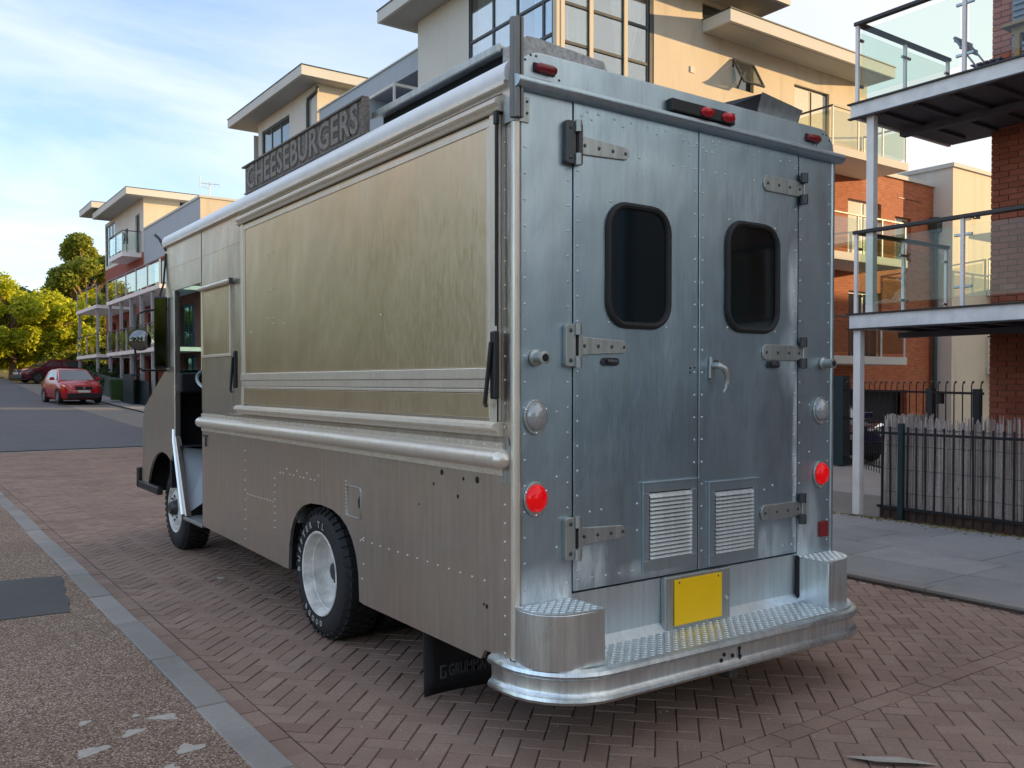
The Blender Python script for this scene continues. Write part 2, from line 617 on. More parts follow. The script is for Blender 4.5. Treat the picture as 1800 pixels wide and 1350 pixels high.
M['rim_white'] = plain('dusty white wheel paint', (0.68, 0.67, 0.64), 0.42, var=0.28, scale=12)
M['roof_white'] = plain('white roof paint', (0.90, 0.90, 0.91), 0.38, var=0.05)
M['dark_glass'] = window_glass('dark door glass', (0.004, 0.009, 0.011), 0.05, 0.6)
M['red_lens'] = plain('dull red lens', (0.22, 0.012, 0.016), 0.22)
M['plate_yellow'] = plain('yellow number plate', (0.96, 0.58, 0.0), 0.4, var=0.03)
M['brake_red'] = plain('red brake lens', (0.55, 0.012, 0.02), 0.2)
M['galv'] = plain('mottled galvanised plate', (0.40, 0.395, 0.385), 0.55, 0.2, 0.35, 45)
M['sign_board'] = plain('weathered sign board', (0.20, 0.172, 0.148), 0.8, var=0.5, scale=55, bmp=0.4)
M['sign_letter'] = plain('weathered sign letters', (0.29, 0.252, 0.22), 0.8, var=0.45, scale=70, bmp=0.4)
M['sign_dark'] = plain('dark letter outline', (0.105, 0.09, 0.078), 0.8, var=0.5, scale=40)
M['step_blue'] = plain('pale painted panel', (0.62, 0.70, 0.80), 0.4, var=0.06)
M['flap_text'] = plain('worn flap print', (0.07, 0.07, 0.078), 0.6)
M['windscreen'] = glass('tinted windscreen', (0.66, 0.90, 0.93), 0.03, see=0.96)
M['mirror_dark'] = plain('dark convex mirror glass', (0.22, 0.23, 0.24), 0.04, 1.0, 0.02)
M['mirror_glass'] = plain('mirror glass', (0.9, 0.9, 0.9), 0.02, 1.0, 0.01)

M['cream'] = render_coat('cream render', (0.67, 0.60, 0.46), 0.32)
M['cream_pale'] = render_coat('pale render', (0.68, 0.66, 0.60), 0.24)
M['grey_render'] = render_coat('blue grey render', (0.42, 0.47, 0.52), 0.16)
M['red_render'] = render_coat('red render', (0.30, 0.075, 0.055), 0.2)
M['fascia'] = render_coat('roof fascia board', (0.62, 0.62, 0.57), 0.2, False)
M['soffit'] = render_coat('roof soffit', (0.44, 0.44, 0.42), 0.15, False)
M['brick_x'] = brickwall('orange brick across', 'x', (0.46, 0.135, 0.05), (0.36, 0.09, 0.038), (0.38, 0.22, 0.13))
M['brick_tan'] = brickwall('tan brick along', 'y', (0.52, 0.33, 0.17), (0.45, 0.26, 0.13), (0.45, 0.36, 0.25))
M['brick_y'] = brickwall('red brick along', 'y', (0.36, 0.10, 0.06), (0.27, 0.07, 0.044), (0.26, 0.17, 0.13))
M['brick'] = toned('red facing brick', [(0.0, (0.36, 0.095, 0.055)), (0.5, (0.48, 0.14, 0.08)), (1.0, (0.56, 0.19, 0.11))], 0.88, 45)
M['mortar'] = ground_mat('brick mortar', [(0.3, (0.30, 0.17, 0.12)), (0.7, (0.40, 0.25, 0.18))], 60)
M['frame_dark'] = plain('dark grey window frame', (0.045, 0.055, 0.06), 0.45)
M['frame_white'] = plain('off white window frame', (0.62, 0.60, 0.55), 0.5)
M['steel_white'] = plain('pale grey painted steel', (0.86, 0.82, 0.78), 0.45, var=0.1, scale=3)
M['slab_grey'] = plain('balcony edge board', (0.84, 0.81, 0.79), 0.55, var=0.14, scale=5)
M['steel_grey'] = plain('grey balcony steel', (0.40, 0.41, 0.42), 0.45, var=0.1, scale=3)
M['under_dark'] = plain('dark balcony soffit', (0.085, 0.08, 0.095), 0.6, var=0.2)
M['rail_dark'] = plain('dark handrail', (0.028, 0.022, 0.022), 0.4)
M['inox'] = plain('stainless clamps', (0.42, 0.43, 0.44), 0.3, 1.0)
M['balc_glass'] = glass('balcony glass', (0.915, 0.975, 0.945), 0.02, see=0.99)
M['balc_glass_w'] = glass('obscured balcony glass', (0.90, 0.93, 0.84), 0.08, see=0.92)
M['pane'] = window_glass('window pane', (0.035, 0.05, 0.055), 0.03)
M['pane_see'] = glass('clear window pane', (0.88, 0.96, 0.97), 0.30, see=0.96)
M['curtain'] = plain('white curtain', (0.70, 0.70, 0.66), 0.85, var=0.08, scale=12)
M['room'] = plain('room wall', (0.20, 0.22, 0.22), 0.9)
M['pipe'] = plain('drainpipe', (0.035, 0.045, 0.045), 0.45)
M['iron'] = plain('black railing paint', (0.012, 0.016, 0.02), 0.42)
M['iron_green'] = plain('dark teal railing paint', (0.012, 0.035, 0.042), 0.45)
M['reed'] = toned('weathered reed', [(0.0, (0.34, 0.27, 0.23)), (0.5, (0.58, 0.50, 0.45)), (1.0, (0.78, 0.70, 0.65))], 0.9, 30)
M['timber'] = plain('brown kick board', (0.085, 0.05, 0.035), 0.8, var=0.3, scale=9)
M['wood'] = plain('varnished table wood', (0.42, 0.22, 0.08), 0.5, var=0.2, scale=9)
M['shutter'] = plain('grey slat shutter', (0.26, 0.25, 0.30), 0.6)

M['paver'] = toned('brown paving block', [(0.0, (0.26, 0.165, 0.125)), (0.5, (0.335, 0.226, 0.174)), (1.0, (0.40, 0.285, 0.225))], 0.82, 55, 0.5, 0.45, (0.34, 0.29, 0.26))
M['joint'] = ground_mat('paving joint sand', [(0.3, (0.05, 0.036, 0.03)), (0.7, (0.10, 0.075, 0.062))], 60)
M['kerb'] = toned('granite kerb', [(0.0, (0.28, 0.258, 0.238)), (1.0, (0.37, 0.342, 0.318))], 0.85, 110, 0.5, 0.4, (0.5, 0.49, 0.47))
M['flag'] = toned('grey paving flag', [(0.0, (0.31, 0.298, 0.292)), (1.0, (0.40, 0.385, 0.378))], 0.85, 70, 0.4, 0.4)
M['aggregate'] = ground_mat('brown gravelly tarmac', [(0.0, (0.14, 0.085, 0.058)), (0.45, (0.30, 0.20, 0.142)), (0.8, (0.48, 0.35, 0.265)), (1.0, (0.68, 0.57, 0.47))], vor=125.0, bmp=0.8, patch=0.35)
M['patch'] = ground_mat('dark tarmac repair', [(0.3, (0.075, 0.073, 0.075)), (0.7, (0.14, 0.137, 0.138))], 140)
M['asphalt'] = ground_mat('grey asphalt', [(0.3, (0.10, 0.103, 0.115)), (0.7, (0.16, 0.163, 0.175))], 60, patch=0.25)
M['bay'] = ground_mat('pale parking bay', [(0.3, (0.17, 0.16, 0.15)), (0.7, (0.25, 0.24, 0.22))], 50)
M['earth'] = ground_mat('dry grass and earth', [(0.3, (0.10, 0.09, 0.03)), (0.7, (0.24, 0.19, 0.07))], 3.0)
M['concrete'] = ground_mat('concrete edging', [(0.3, (0.30, 0.28, 0.26)), (0.7, (0.42, 0.40, 0.37))], 40)
M['stain'] = ground_mat('pale dried splash', [(0.3, (0.38, 0.34, 0.30)), (0.7, (0.58, 0.53, 0.47))], 40)
M['bark'] = plain('tree bark', (0.20, 0.14, 0.085), 0.9, var=0.35, scale=12, bmp=0.6)
M['leaf_lime'] = leafmat('lime green leaves', [(0.0, (0.20, 0.26, 0.012)), (0.5, (0.42, 0.47, 0.02)), (1.0, (0.62, 0.62, 0.04))])
M['leaf_mid'] = leafmat('mid green leaves', [(0.0, (0.05, 0.10, 0.015)), (0.5, (0.15, 0.22, 0.03)), (1.0, (0.33, 0.36, 0.05))])
M['leaf_olive'] = leafmat('olive green leaves', [(0.0, (0.08, 0.12, 0.015)), (0.5, (0.22, 0.27, 0.03)), (1.0, (0.42, 0.42, 0.05))])
M['leaf_dark'] = leafmat('dark hedge leaves', [(0.0, (0.02, 0.045, 0.015)), (0.5, (0.04, 0.08, 0.02)), (1.0, (0.09, 0.14, 0.03))])
lamp_red, _nt, _b = newmat('lit red lamp')
_b.inputs['Base Color'].default_value = (0.55, 0.002, 0.004, 1)
_b.inputs['Roughness'].default_value = 0.15
_b.inputs['Emission Color'].default_value = (1.0, 0.0, 0.004, 1)
_b.inputs['Emission Strength'].default_value = 0.11
M['lamp_red'] = lamp_red
lens_clear, _nt, _b = newmat('cloudy lamp lens')
_b.inputs['Base Color'].default_value = (0.42, 0.43, 0.44, 1)
_b.inputs['Roughness'].default_value = 0.18
_b.inputs['Metallic'].default_value = 0.35
M['lens_clear'] = lens_clear

# ------------------------------------------------------------------ ground
def gz(y):
    """the street is level by the truck and climbs gently beyond the crossing"""
    z = 0.0
    if y > 20:
        z += 0.03 * (min(y, 45) - 20)
    if y > 45:
        z += 0.06 * (min(y, 90) - 45)
    if y > 90:
        z += 0.02 * (y - 90)
    return z


def sheet(name, mat, xs, ys, dz, kind='structure'):
    mb = MB()
    vs = [(x, y, gz(y) + dz) for y in ys for x in xs]
    n = len(xs)
    fs = [(j * n + i, j * n + i + 1, (j + 1) * n + i + 1, (j + 1) * n + i) for j in range(len(ys) - 1) for i in range(n - 1)]
    mb.add(vs, fs)
    o = mb.build(name, mat)
    o['kind'] = kind
    return o


YS = [-60, -20, 0, 10, 20, 20.7, 25, 30, 35, 40, 45, 50, 55, 60, 70, 80, 90, 130, 250, 700]
sheet('ground', M['earth'], [-500, -60, 0, 60, 500], YS, -0.16)
YR = [20.72, 25, 30, 35, 40, 45, 50, 55, 60, 66]
sheet('asphalt_road', M['asphalt'], [-40, -8, 4.4], YR, 0.0)
sheet('parking_bay', M['bay'], [4.4, 6.25], [20.72] + YR[1:-1], 0.004)
sheet('far_pavement', M['flag'], [6.25, 7.4, 9.6], [20.9] + YR[1:-1], 0.05)
sheet('yard', M['concrete'], [9.3, 30], [2.0, 6, 11.6], -0.02)
sheet('yard_edge', M['bay'], [6.9, 9.3], [2.95, 6, 20.9], 0.034)

# left pavement
pav = MB()
pav.box(-9, -1.008, -7, 20.3, -0.12, 0.034)
left_pav = structure(pav.build('left_pavement', M['aggregate']))
pm = MB()
pj = random.Random(4)
edge = []
for (a, b), (c, d) in zip(((-1.19, 3.70), (-1.06, 5.02), (-2.6, 5.25), (-2.7, 3.85)), ((-1.06, 5.02), (-2.6, 5.25), (-2.7, 3.85), (-1.19, 3.70))):
    for k in range(14):
        edge.append((a + (c - a) * k / 14 + pj.uniform(-0.012, 0.012), b + (d - b) * k / 14 + pj.uniform(-0.012, 0.012)))
pm.prism(edge, 'z', 0.035, 0.040)
pm.build('tarmac_repair', M['patch'], left_pav)
rs = random.Random(3)
def splash(cx, cy, r, stretch=1.0, ang=0.0):
    pts = []
    for k in range(18):
        a = 2 * math.pi * k / 18
        q = r * rs.uniform(0.7, 1.1) * (1 + 0.25 * math.sin(3 * a + cx * 40))
        x, y = q * stretch * math.cos(a), q * math.sin(a)
        pts.append((cx + x * math.cos(ang) - y * math.sin(ang), cy + x * math.sin(ang) + y * math.cos(ang)))
    s = MB()
    s.prism(pts, 'z', 0.032, 0.0365)
    s.build('dried_splash', M['stain'], left_pav)
for a in ((-1.16, 1.28, 0.042, 1.7, -0.6), (-1.33, 1.17, 0.035, 1.6, 0.4), (-1.17, 0.84, 0.05, 1.2, 0.2), (-1.49, 1.42, 0.022, 1.8, 0.7), (-1.52, 1.05, 0.05, 1.5, 0.2), (-1.27, 1.38, 0.016, 1.5, 1.0), (-1.30, 0.67, 0.035, 1.5, 0.3), (-2.1, 2.6, 0.06, 1.6, 0.4), (-1.75, 5.6, 0.10, 2.2, 0.1)):
    splash(*a)

y = -6.0
i = 0
while y < 20.2:
    L = 0.915
    k = MB()
    k.tone = rs.random()
    wob = 0.006 * math.sin(i * 1.7)
    k.box(-1.008 + wob, -0.846 + wob, y, y + L - 0.010, -0.1, 0.040 + rs.uniform(-0.003, 0.003))
    k.build('kerb_stone', M['kerb'], left_pav, bevel=0.012)
    y += L
    i += 1

# right pavement of big flags
rp = MB()
rp.box(4.34, 9.28, -12, 20.5, -0.12, 0.018)
right_pav = structure(rp.build('right_pavement', M['joint']))
rows = [(4.36, 4.50, 0.9), (4.51, 5.12, 1.35), (5.13, 5.80, 1.1), (5.81, 6.60, 1.25), (6.61, 7.36, 1.05)]
for ri, (xa, xb, L) in enumerate(rows):
    y = -3.0 - 0.37 * ri
    while y < 5.2:
        f = MB()
        f.tone = rs.random()
        dz = rs.uniform(-0.003, 0.003)
        f.box(xa + 0.004, xb - 0.004, y + 0.005, y + L - 0.005, -0.05, 0.040 + dz)
        f.build('kerb_stone' if ri == 0 else 'paving_flag', M['kerb'] if ri == 0 else M['flag'], right_pav, bevel=0.008)
        y += L
fill = MB()
for ri, (xa, xb, L) in enumerate(rows):
    y = 5.3
    while y < 20:
        fill.tone = rs.random()
        fill.box(xa + 0.004, xb - 0.004, y + 0.005, y + L - 0.005, -0.05, 0.04)
        y += L
fill.build('paving_flags', M['flag'], right_pav, kind='stuff')
mo = MB()
for k in range(260):                                          # moss and grit in the gutter
    y = rs.uniform(-2.4, 5)
    mo.dome((4.345 + rs.uniform(-0.03, 0.012), y, -0.006), (0, 0, 1), rs.uniform(0.012, 0.035), rs.uniform(0.006, 0.018), 5)
mo.build('gutter_grit', M['joint'], right_pav, kind='stuff')

# herringbone road of clay blocks
rb = MB()
rb.box(-0.845, 4.345, -7, 20.55, -0.15, -0.0055)
road = structure(rb.build('brick_road', M['joint']))
ke = MB()
ke.box(-8, 4.4, 20.56, 20.715, -0.12, 0.004)
structure(ke.build('concrete_edging', M['concrete']))

BW = 0.1015


def clip(poly, a, b, c):
    """keep the side a*x+b*y<=c"""
    out = []
    for i in range(len(poly)):
        p, q = poly[i], poly[(i + 1) % len(poly)]
        dp, dq = a * p[0] + b * p[1] - c, a * q[0] + b * q[1] - c
        if dp <= 0:
            out.append(p)
        if dp * dq < 0:
            t = dp / (dp - dq)
            out.append((p[0] + (q[0] - p[0]) * t, p[1] + (q[1] - p[1]) * t))
    return out


def in_view(x, y):
    v = Vector((x, y, 0)) - CAM
    rt = Vector((math.cos(YAW), -math.sin(YAW), 0))
    z = v.dot(fwd)
    if z < 0.5:
        return None
    px = 900 + 1557 * v.dot(rt) / z
    py = 699.2 - 1557 * v.dot(rt.cross(fwd)) / z
    if not (-5 < px < 1805 and py < 1352):
        return None
    if 0.0 < x < 2.3 and y > 0.1:
        return None
    if y > 0.2 and x > 0:        # behind the truck body seen from here
        t = (0 - CAM.x) / (x - CAM.x)
        if 0 < t < 1 and CAM.y + (y - CAM.y) * t > 0.0:
            return None
    return z


gap = 0.0029
REGIONS = [(-0.72, 4.34, -7.0, -0.595), (-0.72, 4.34, -0.485, 20.55)]
c45 = math.sqrt(0.5)
full, part = [], []
for (xa, xb, ya, yb) in REGIONS:
    U0 = 160
    for i in range(-60, 152):
        for j in range(-8, 22):
            for kind in (0, 1):
                bu, bv = i + 2 * j, i - 2 * j
                if kind == 0:
                    r = (bu, bv, bu + 2, bv + 1)
                else:
                    r = (bu, bv + 1, bu + 1, bv + 3)
                cu, cv = (r[0] + r[2]) / 2 * BW, (r[1] + r[3]) / 2 * BW
                x, y = (cu - cv) * c45, (cu + cv) * c45
                if not (xa - 0.15 < x < xb + 0.15 and ya - 0.15 < y < yb + 0.15):
                    continue
                g = gap
                q = [(r[0] * BW + g, r[1] * BW + g), (r[2] * BW - g, r[1] * BW + g), (r[2] * BW - g, r[3] * BW - g), (r[0] * BW + g, r[3] * BW - g)]
                poly = [((u - v) * c45, (u + v) * c45) for u, v in q]
                inside = all(xa < p[0] < xb and ya < p[1] < yb for p in poly)
                if inside:
                    z = in_view(x, y)
                    full.append((z if z else 1e9, x, y, kind, poly))
                else:
                    for (a, b, c) in ((-1, 0, -xa - g), (1, 0, xb - g), (0, -1, -ya - g), (0, 1, yb - g)):
                        poly = clip(poly, a, b, c)
                        if len(poly) < 3:
                            break
                    if len(poly) >= 3:
                        part.append(poly)
full.sort(key=lambda t: t[0])
TONES = 8
pm_cache = {}
for kind in (0, 1):
    for t in range(TONES):
        a, b = BW - gap, BW / 2 - gap
        ang = R(45) + (math.pi / 2 if kind else 0)
        u, w = Vector((math.cos(ang), math.sin(ang), 0)), Vector((-math.sin(ang), math.cos(ang), 0))
        ch = 0.004
        vs = []
        for (sa, sb, z) in ((a, b, -0.045), (a, b, -ch), (a - ch, b - ch, 0.0)):
            for sx, sy in ((-1, -1), (1, -1), (1, 1), (-1, 1)):
                vs.append(u * (sa * sx) + w * (sb * sy) + Vector((0, 0, z)))
        fs = []
        for L in (0, 4):
            for k in range(4):
                fs.append((L + k, L + (k + 1) % 4, L + 4 + (k + 1) % 4, L + 4 + k))
        fs.append((8, 9, 10, 11))
        me = bpy.data.meshes.new('paving_block')
        me.from_pydata(vs, [], fs)
        at = me.color_attributes.new('tone', 'FLOAT_COLOR', 'CORNER')
        n = len(me.loops)
        tv = (t + 0.5) / TONES
        at.data.foreach_set('color', [tv, tv, tv, 1] * n)
        me.materials.append(M['paver'])
        pm_cache[(kind, t)] = me
rloc = road.location.copy()
st = MB()
for idx, (z, x, y, kind, poly) in enumerate(full):
    t = min(TONES - 1, max(0, int(rs.gauss(0.5, 0.15) * TONES)))
    dz = rs.uniform(-0.003, 0.0015)
    if idx < 300 and z < 1e8:
        o = bpy.data.objects.new('paving_block', pm_cache[(kind, t)])
        col.objects.link(o)
        o.parent = road
        o.location = Vector((x, y, dz)) - rloc
        o.rotation_euler = (rs.uniform(-0.006, 0.006), rs.uniform(-0.006, 0.006), rs.uniform(-0.01, 0.01))
    else:
        me = pm_cache[(kind, t)]
        st.tone = (t + 0.5) / TONES
        st.add([(v.co.x + x, v.co.y + y, v.co.z + dz) for v in me.vertices], [tuple(p.vertices) for p in me.polygons])
for poly in part:
    st.tone = min(1, max(0, rs.gauss(0.5, 0.22)))
    st.prism(poly, 'z', -0.045, rs.uniform(-0.003, 0.001))
y = -7.0                                                       # straight course along the kerb
while y < 20.4:
    st.tone = min(1, max(0, rs.gauss(0.45, 0.2)))
    st.box(-0.84, -0.726, y, y + 0.198, -0.045, rs.uniform(-0.003, 0.001))
    y += 0.205
x = -0.72                                                      # straight course across the road
while x < 4.3:
    st.tone = min(1, max(0, rs.gauss(0.45, 0.2)))
    st.box(x, x + 0.199, -0.592, -0.489, -0.045, rs.uniform(-0.003, 0.001))
    x += 0.206
st.build('paving_blocks', M['paver'], road, kind='stuff')
# specks of grit, seeds and tiny litter between the blocks
gr = MB()
for k in range(900):
    x, y = rs.uniform(-0.8, 4.2), rs.triangular(-1.6, 9, -0.8)
    gr.dome((x, y, -0.001), (0, 0, 1), rs.uniform(0.002, 0.0055), None, 4)
gr.build('road_grit', M['stain'], road, kind='stuff')
lf = MB()
lf.add([(1.17, -0.86, 0.014), (1.25, -0.90, 0.006), (1.35, -1.00, 0.014), (1.43, -1.13, 0.006), (1.31, -1.08, 0.028), (1.21, -0.98, 0.024)],
       [(0, 1, 5), (1, 2, 4, 5), (2, 3, 4)])
lo_ = lf.build('paper_scrap', M['stain'])
m_ = lo_.modifiers.new('thickness', 'SOLIDIFY')
m_.thickness = 0.003
tag(lo_, 'pale crumpled scrap of paper lying on the brick paving behind the truck', 'paper scrap')
tw = MB()
tw.prism([(0.02, 4.3), (0.06, 4.28), (0.075, 4.33), (0.03, 4.36)], 'z', 0.001, 0.006)
tag(tw.build('wrapper', M['stain']), 'tiny white wrapper on the brick paving near the kerb beside the truck', 'litter')

# oily patch by the gully and seeds swept against the fence
db = MB()
for k in range(700):
    x, y = 7.40 - abs(rs.gauss(0, 0.10)), rs.uniform(-1.2, 3.6)
    db.dome((x, y, 0.040), (0, 0, 1), rs.uniform(0.006, 0.02), rs.uniform(0.004, 0.012), 4)
db.build('swept_debris', M['earth'], right_pav, kind='stuff')

# ------------------------------------------------------------------ the food truck
W = 2.306
truck = thing('food_truck', 'bare aluminium step van food truck parked on the brick road, rear doors towards us', 'food truck', (1.15, 3.0, 0.0))
T = truck


def rivets(pts, nrm, r=0.0062, parent=T, mat='alu_trim', name='rivets'):
    mb = MB()
    for p in pts:
        mb.dome(p, nrm, r)
    return mb.build(name, M[mat], parent, smooth=True, kind='stuff')


# lower skirt of the left side with its wheel arch
def arch(yc, hw, ztop, z0, n=14):
    """arch outline from front foot to rear foot (decreasing y)"""
    out = []
    hgt = ztop - z0
    for k in range(n + 1):
        a = math.pi * k / n
        ca, sa = math.cos(a), math.sin(a)
        p = 2.6
        yy = yc + hw * math.copysign(abs(ca) ** (2 / p), ca)
        zz_ = z0 + hgt * abs(sa) ** (2 / p)
        out.append((yy, zz_))
    return out


skirt = [(0.036, 0.415), (0.036, 1.305), (4.656, 1.305), (4.656, 0.405)] + [(2.72, 0.372)] + arch(2.11, 0.552, 0.875, 0.372) + [(1.50, 0.366), (0.27, 0.366), (0.235, 0.415)]
MB().prism(skirt, 'x', 0.0, 0.022).build('side_skirt', M['alu_side'], T)
MB().prism([(0.036, 1.309), (4.656, 1.309), (4.656, 2.975), (0.036, 2.975)], 'x', 0.004, 0.024).build('side_panel', M['alu_side'], T)
MB().prism([(4.666, 2.515), (5.84, 2.515), (5.84, 2.975), (4.666, 2.975)], 'x', 0.002, 0.024).build('door_header', M['alu_side'], T)
# door pillar, sloping sill and nose
nose = [(5.60, 2.513), (5.84, 2.513), (5.845, 1.78), (6.30, 1.58), (6.74, 1.38), (6.80, 1.25), (6.86, 0.56), (6.60, 0.56)]
nose += [(5.99 + 0.60 * math.cos(a), 0.50 + 0.46 * math.sin(a)) for a in [math.pi * k / 12 for k in range(1, 9)]]
nose += [(5.60, 0.98), (5.60, 1.15)]
MB().prism(nose, 'x', 0.0, 0.022).build('front_wing', M['alu_side'], T)
MB().prism([(5.52, 2.513), (5.597, 2.513), (5.597, 1.12), (5.25, 0.42), (5.17, 0.42), (5.52, 1.14)], 'x', -0.006, 0.05).build('door_jamb', M['alu_side'], T, bevel=0.008)
MB().tube([(0.0, 5.575, 1.20), (-0.008, 5.55, 1.10), (-0.012, 5.24, 0.43)], 0.019, 10).build('sill_tube', M['chrome'], T, smooth=True)
MB().box(-0.01, 0.55, 4.67, 5.24, 0.385, 0.415).build('door_step', M['steel'], T, bevel=0.006)
mb = MB()
mb.add([(0.02, 5.27, 0.42), (0.30, 5.27, 0.60), (0.30, 5.47, 1.0), (0.02, 5.50, 1.04), (0.02, 5.30, 0.42), (0.30, 5.30, 0.60), (0.30, 5.50, 1.0), (0.02, 5.53, 1.04)], [(0, 1, 2, 3), (7, 6, 5, 4), (0, 1, 5, 4), (1, 2, 6, 5), (2, 3, 7, 6), (3, 0, 4, 7)])
mb.build('step_riser', M['step_blue'], T)
MB().box(0.002, 0.03, 4.657, 4.667, 0.40, 2.975).build('door_post', M['dark_steel'], T)
# rest of the shell
MB().prism([(0.036, 0.40), (5.84, 0.40), (5.84, 1.75), (0.036, 1.75)], 'x', W - 0.024, W).build('offside_panel', M['alu_side'], T)
mb = MB()
mb.prism([(0.036, 1.752), (4.6, 1.752), (4.6, 2.975), (0.036, 2.975)], 'x', W - 0.024, W)
mb.prism([(4.602, 2.5), (5.84, 2.5), (5.84, 2.975), (4.602, 2.975)], 'x', W - 0.024, W)
mb.build('offside_upper_panel', M['alu_side'], T)
MB().prism([(5.7, 0.56), (5.845, 1.75), (6.74, 1.38), (6.86, 0.56)], 'x', W - 0.022, W).build('offside_wing', M['alu_side'], T)
mb = MB()
mb.add([(0.02, 5.85, 1.77), (W - 0.02, 5.85, 1.77), (W - 0.02, 6.74, 1.38), (0.02, 6.74, 1.38), (W - 0.02, 6.86, 0.56), (0.02, 6.86, 0.56)], [(0, 1, 2, 3), (3, 2, 4, 5)])
mb.build('bonnet', M['alu_side'], T)
mb = MB()
mb.box(0.024, 0.10, 5.78, 5.85, 1.75, 2.98)
mb.box(W - 0.10, W - 0.024, 5.78, 5.85, 1.75, 2.98)
mb.box(0.10, W - 0.10, 5.78, 5.85, 2.78, 2.98)
mb.box(1.12, 1.18, 5.78, 5.85, 1.75, 2.78)
mb.build('windscreen_frame', M['dark_steel'], T)
MB().box(0.10, 1.12, 5.81, 5.818, 1.75, 2.78).build('windscreen', M['windscreen'], T)
MB().box(1.18, W - 0.10, 5.81, 5.818, 1.75, 2.78).build('windscreen', M['windscreen'], T)
MB().box(0.03, W - 0.03, 5.45, 5.78, 1.55, 1.74).build('dashboard', M['black'], T, bevel=0.02)
MB().box(0.35, W - 0.03, 4.66, 5.85, 0.40, 0.62).build('cab_floor', M['void'], T)
MB().box(0.03, W - 0.03, 5.78, 5.84, 0.62, 1.74).build('bulkhead', M['void'], T)
MB().box(0.9, W - 0.03, 4.5, 4.54, 0.6, 2.95).build('cab_partition', M['void'], T)
MB().box(0.03, 0.9, 4.02, 4.05, 0.6, 2.95).build('kitchen_partition', M['void'], T)
wheel_c = Vector((0.36, 5.28, 1.66))
ax = Vector((0, -0.55, 0.83)).normalized()
u = Vector((1, 0, 0))
w_ = ax.cross(u)
ringp = [wheel_c + (u * math.cos(2 * math.pi * k / 28) + w_ * math.sin(2 * math.pi * k / 28)) * 0.22 for k in range(28)]
sw = MB().tube(ringp, 0.016, 8, closed=True)
for k in (0, 9, 19):
    sw.tube([wheel_c, ringp[k]], 0.012, 6)
sw.tube([wheel_c, wheel_c - ax * 0.45], 0.03, 8)
sw.build('steering_wheel', M['steel'], T, smooth=True)
MB().lathe([(0, 0.03), (0.05, 0.02), (0.06, -0.02), (0, -0.03)], (0.30, 5.45, 1.60), 'x', 14).build('dash_gauge', M['chrome'], T, smooth=True)
MB().tube([(0.25, 5.1, 0.65), (0.25, 5.16, 1.0), (0.27, 5.2, 1.05)], 0.02, 8).build('gear_lever', M['chrome'], T, smooth=True)
mb = MB()
mb.box(0.75, 1.15, 4.75, 5.15, 0.62, 0.95)
mb.box(0.75, 1.15, 4.62, 4.76, 0.95, 1.55)
mb.build('driver_seat', M['black'], T, bevel=0.04)

# roof
prof = [(-0.018, 2.978), (-0.026, 3.0), (-0.020, 3.035), (0.0, 3.062), (0.05, 3.088), (0.20, 3.108), (0.7, 3.125), (1.153, 3.13)]
prof = prof + [(W - x, z) for x, z in prof[-2::-1]] + [(W - 0.05, 2.96), (0.05, 2.96)]
MB().prism(prof, 'y', 0.045, 5.87).build('roof', M['roof_white'], T, smooth=True)
mb = MB()
hp = []
r = 0.135
for k in range(9):
    a = math.pi - (math.pi / 2) * k / 8
    hp.append((0.012 + r + r * math.cos(a), 3.112 - r + r * math.sin(a)))
hp = hp + [(W - x, z) for x, z in hp[::-1]] + [(W - 0.012, 2.94), (0.012, 2.94)]
mb.prism(hp, 'y', -0.002, 0.042)
mb.build('rear_header', M['alu_rear'], T, bevel=0.006)
gp = []
for k in range(11):
    a = -math.pi / 2 + math.pi * k / 10
    gp.append((-0.004 - 0.052 * math.cos(a), 2.957 + 0.030 * math.sin(a)))
gp.append((-0.004, 2.987))
mb = MB()
n = len(gp)
vs = [(-0.012, p[0], p[1]) for p in gp] + [(W + 0.028, p[0], p[1]) for p in gp]
mb.add(vs, [tuple(range(n))[::-1], tuple(range(n, 2 * n))] + [(i, (i + 1) % n, n + (i + 1) % n, n + i) for i in range(n)])
mb.build('rain_gutter', M['alu_rear'], T, smooth=True)
mb = MB()
mb.prism([(-0.024, 2.958), (0.012, 2.948), (0.012, 2.976), (-0.024, 2.976)], 'y', 0.05, 5.85)
mb.build('cant_rail', M['alu_trim'], T)
# vertical channel standing at the near roof corner
mb = MB()
mb.prism([(-0.020, 0.012), (-0.020, -0.010), (-0.010, -0.014), (-0.008, -0.026), (0.006, -0.030), (0.008, -0.020), (0.014, -0.020), (0.016, -0.030), (0.028, -0.030), (0.030, -0.008), (-0.006, -0.008), (-0.006, 0.012)], 'z', 2.80, 3.235)
mb.build('corner_channel', M['channel'], T, bevel=0.006)
mb = MB()
mb.box(-0.004, 0.075, -0.0075, -0.003, 2.79, 2.90)
mb.box(-0.0075, -0.003, -0.004, 0.075, 2.79, 2.90)
mb.build('channel_bracket', M['steel'], T)

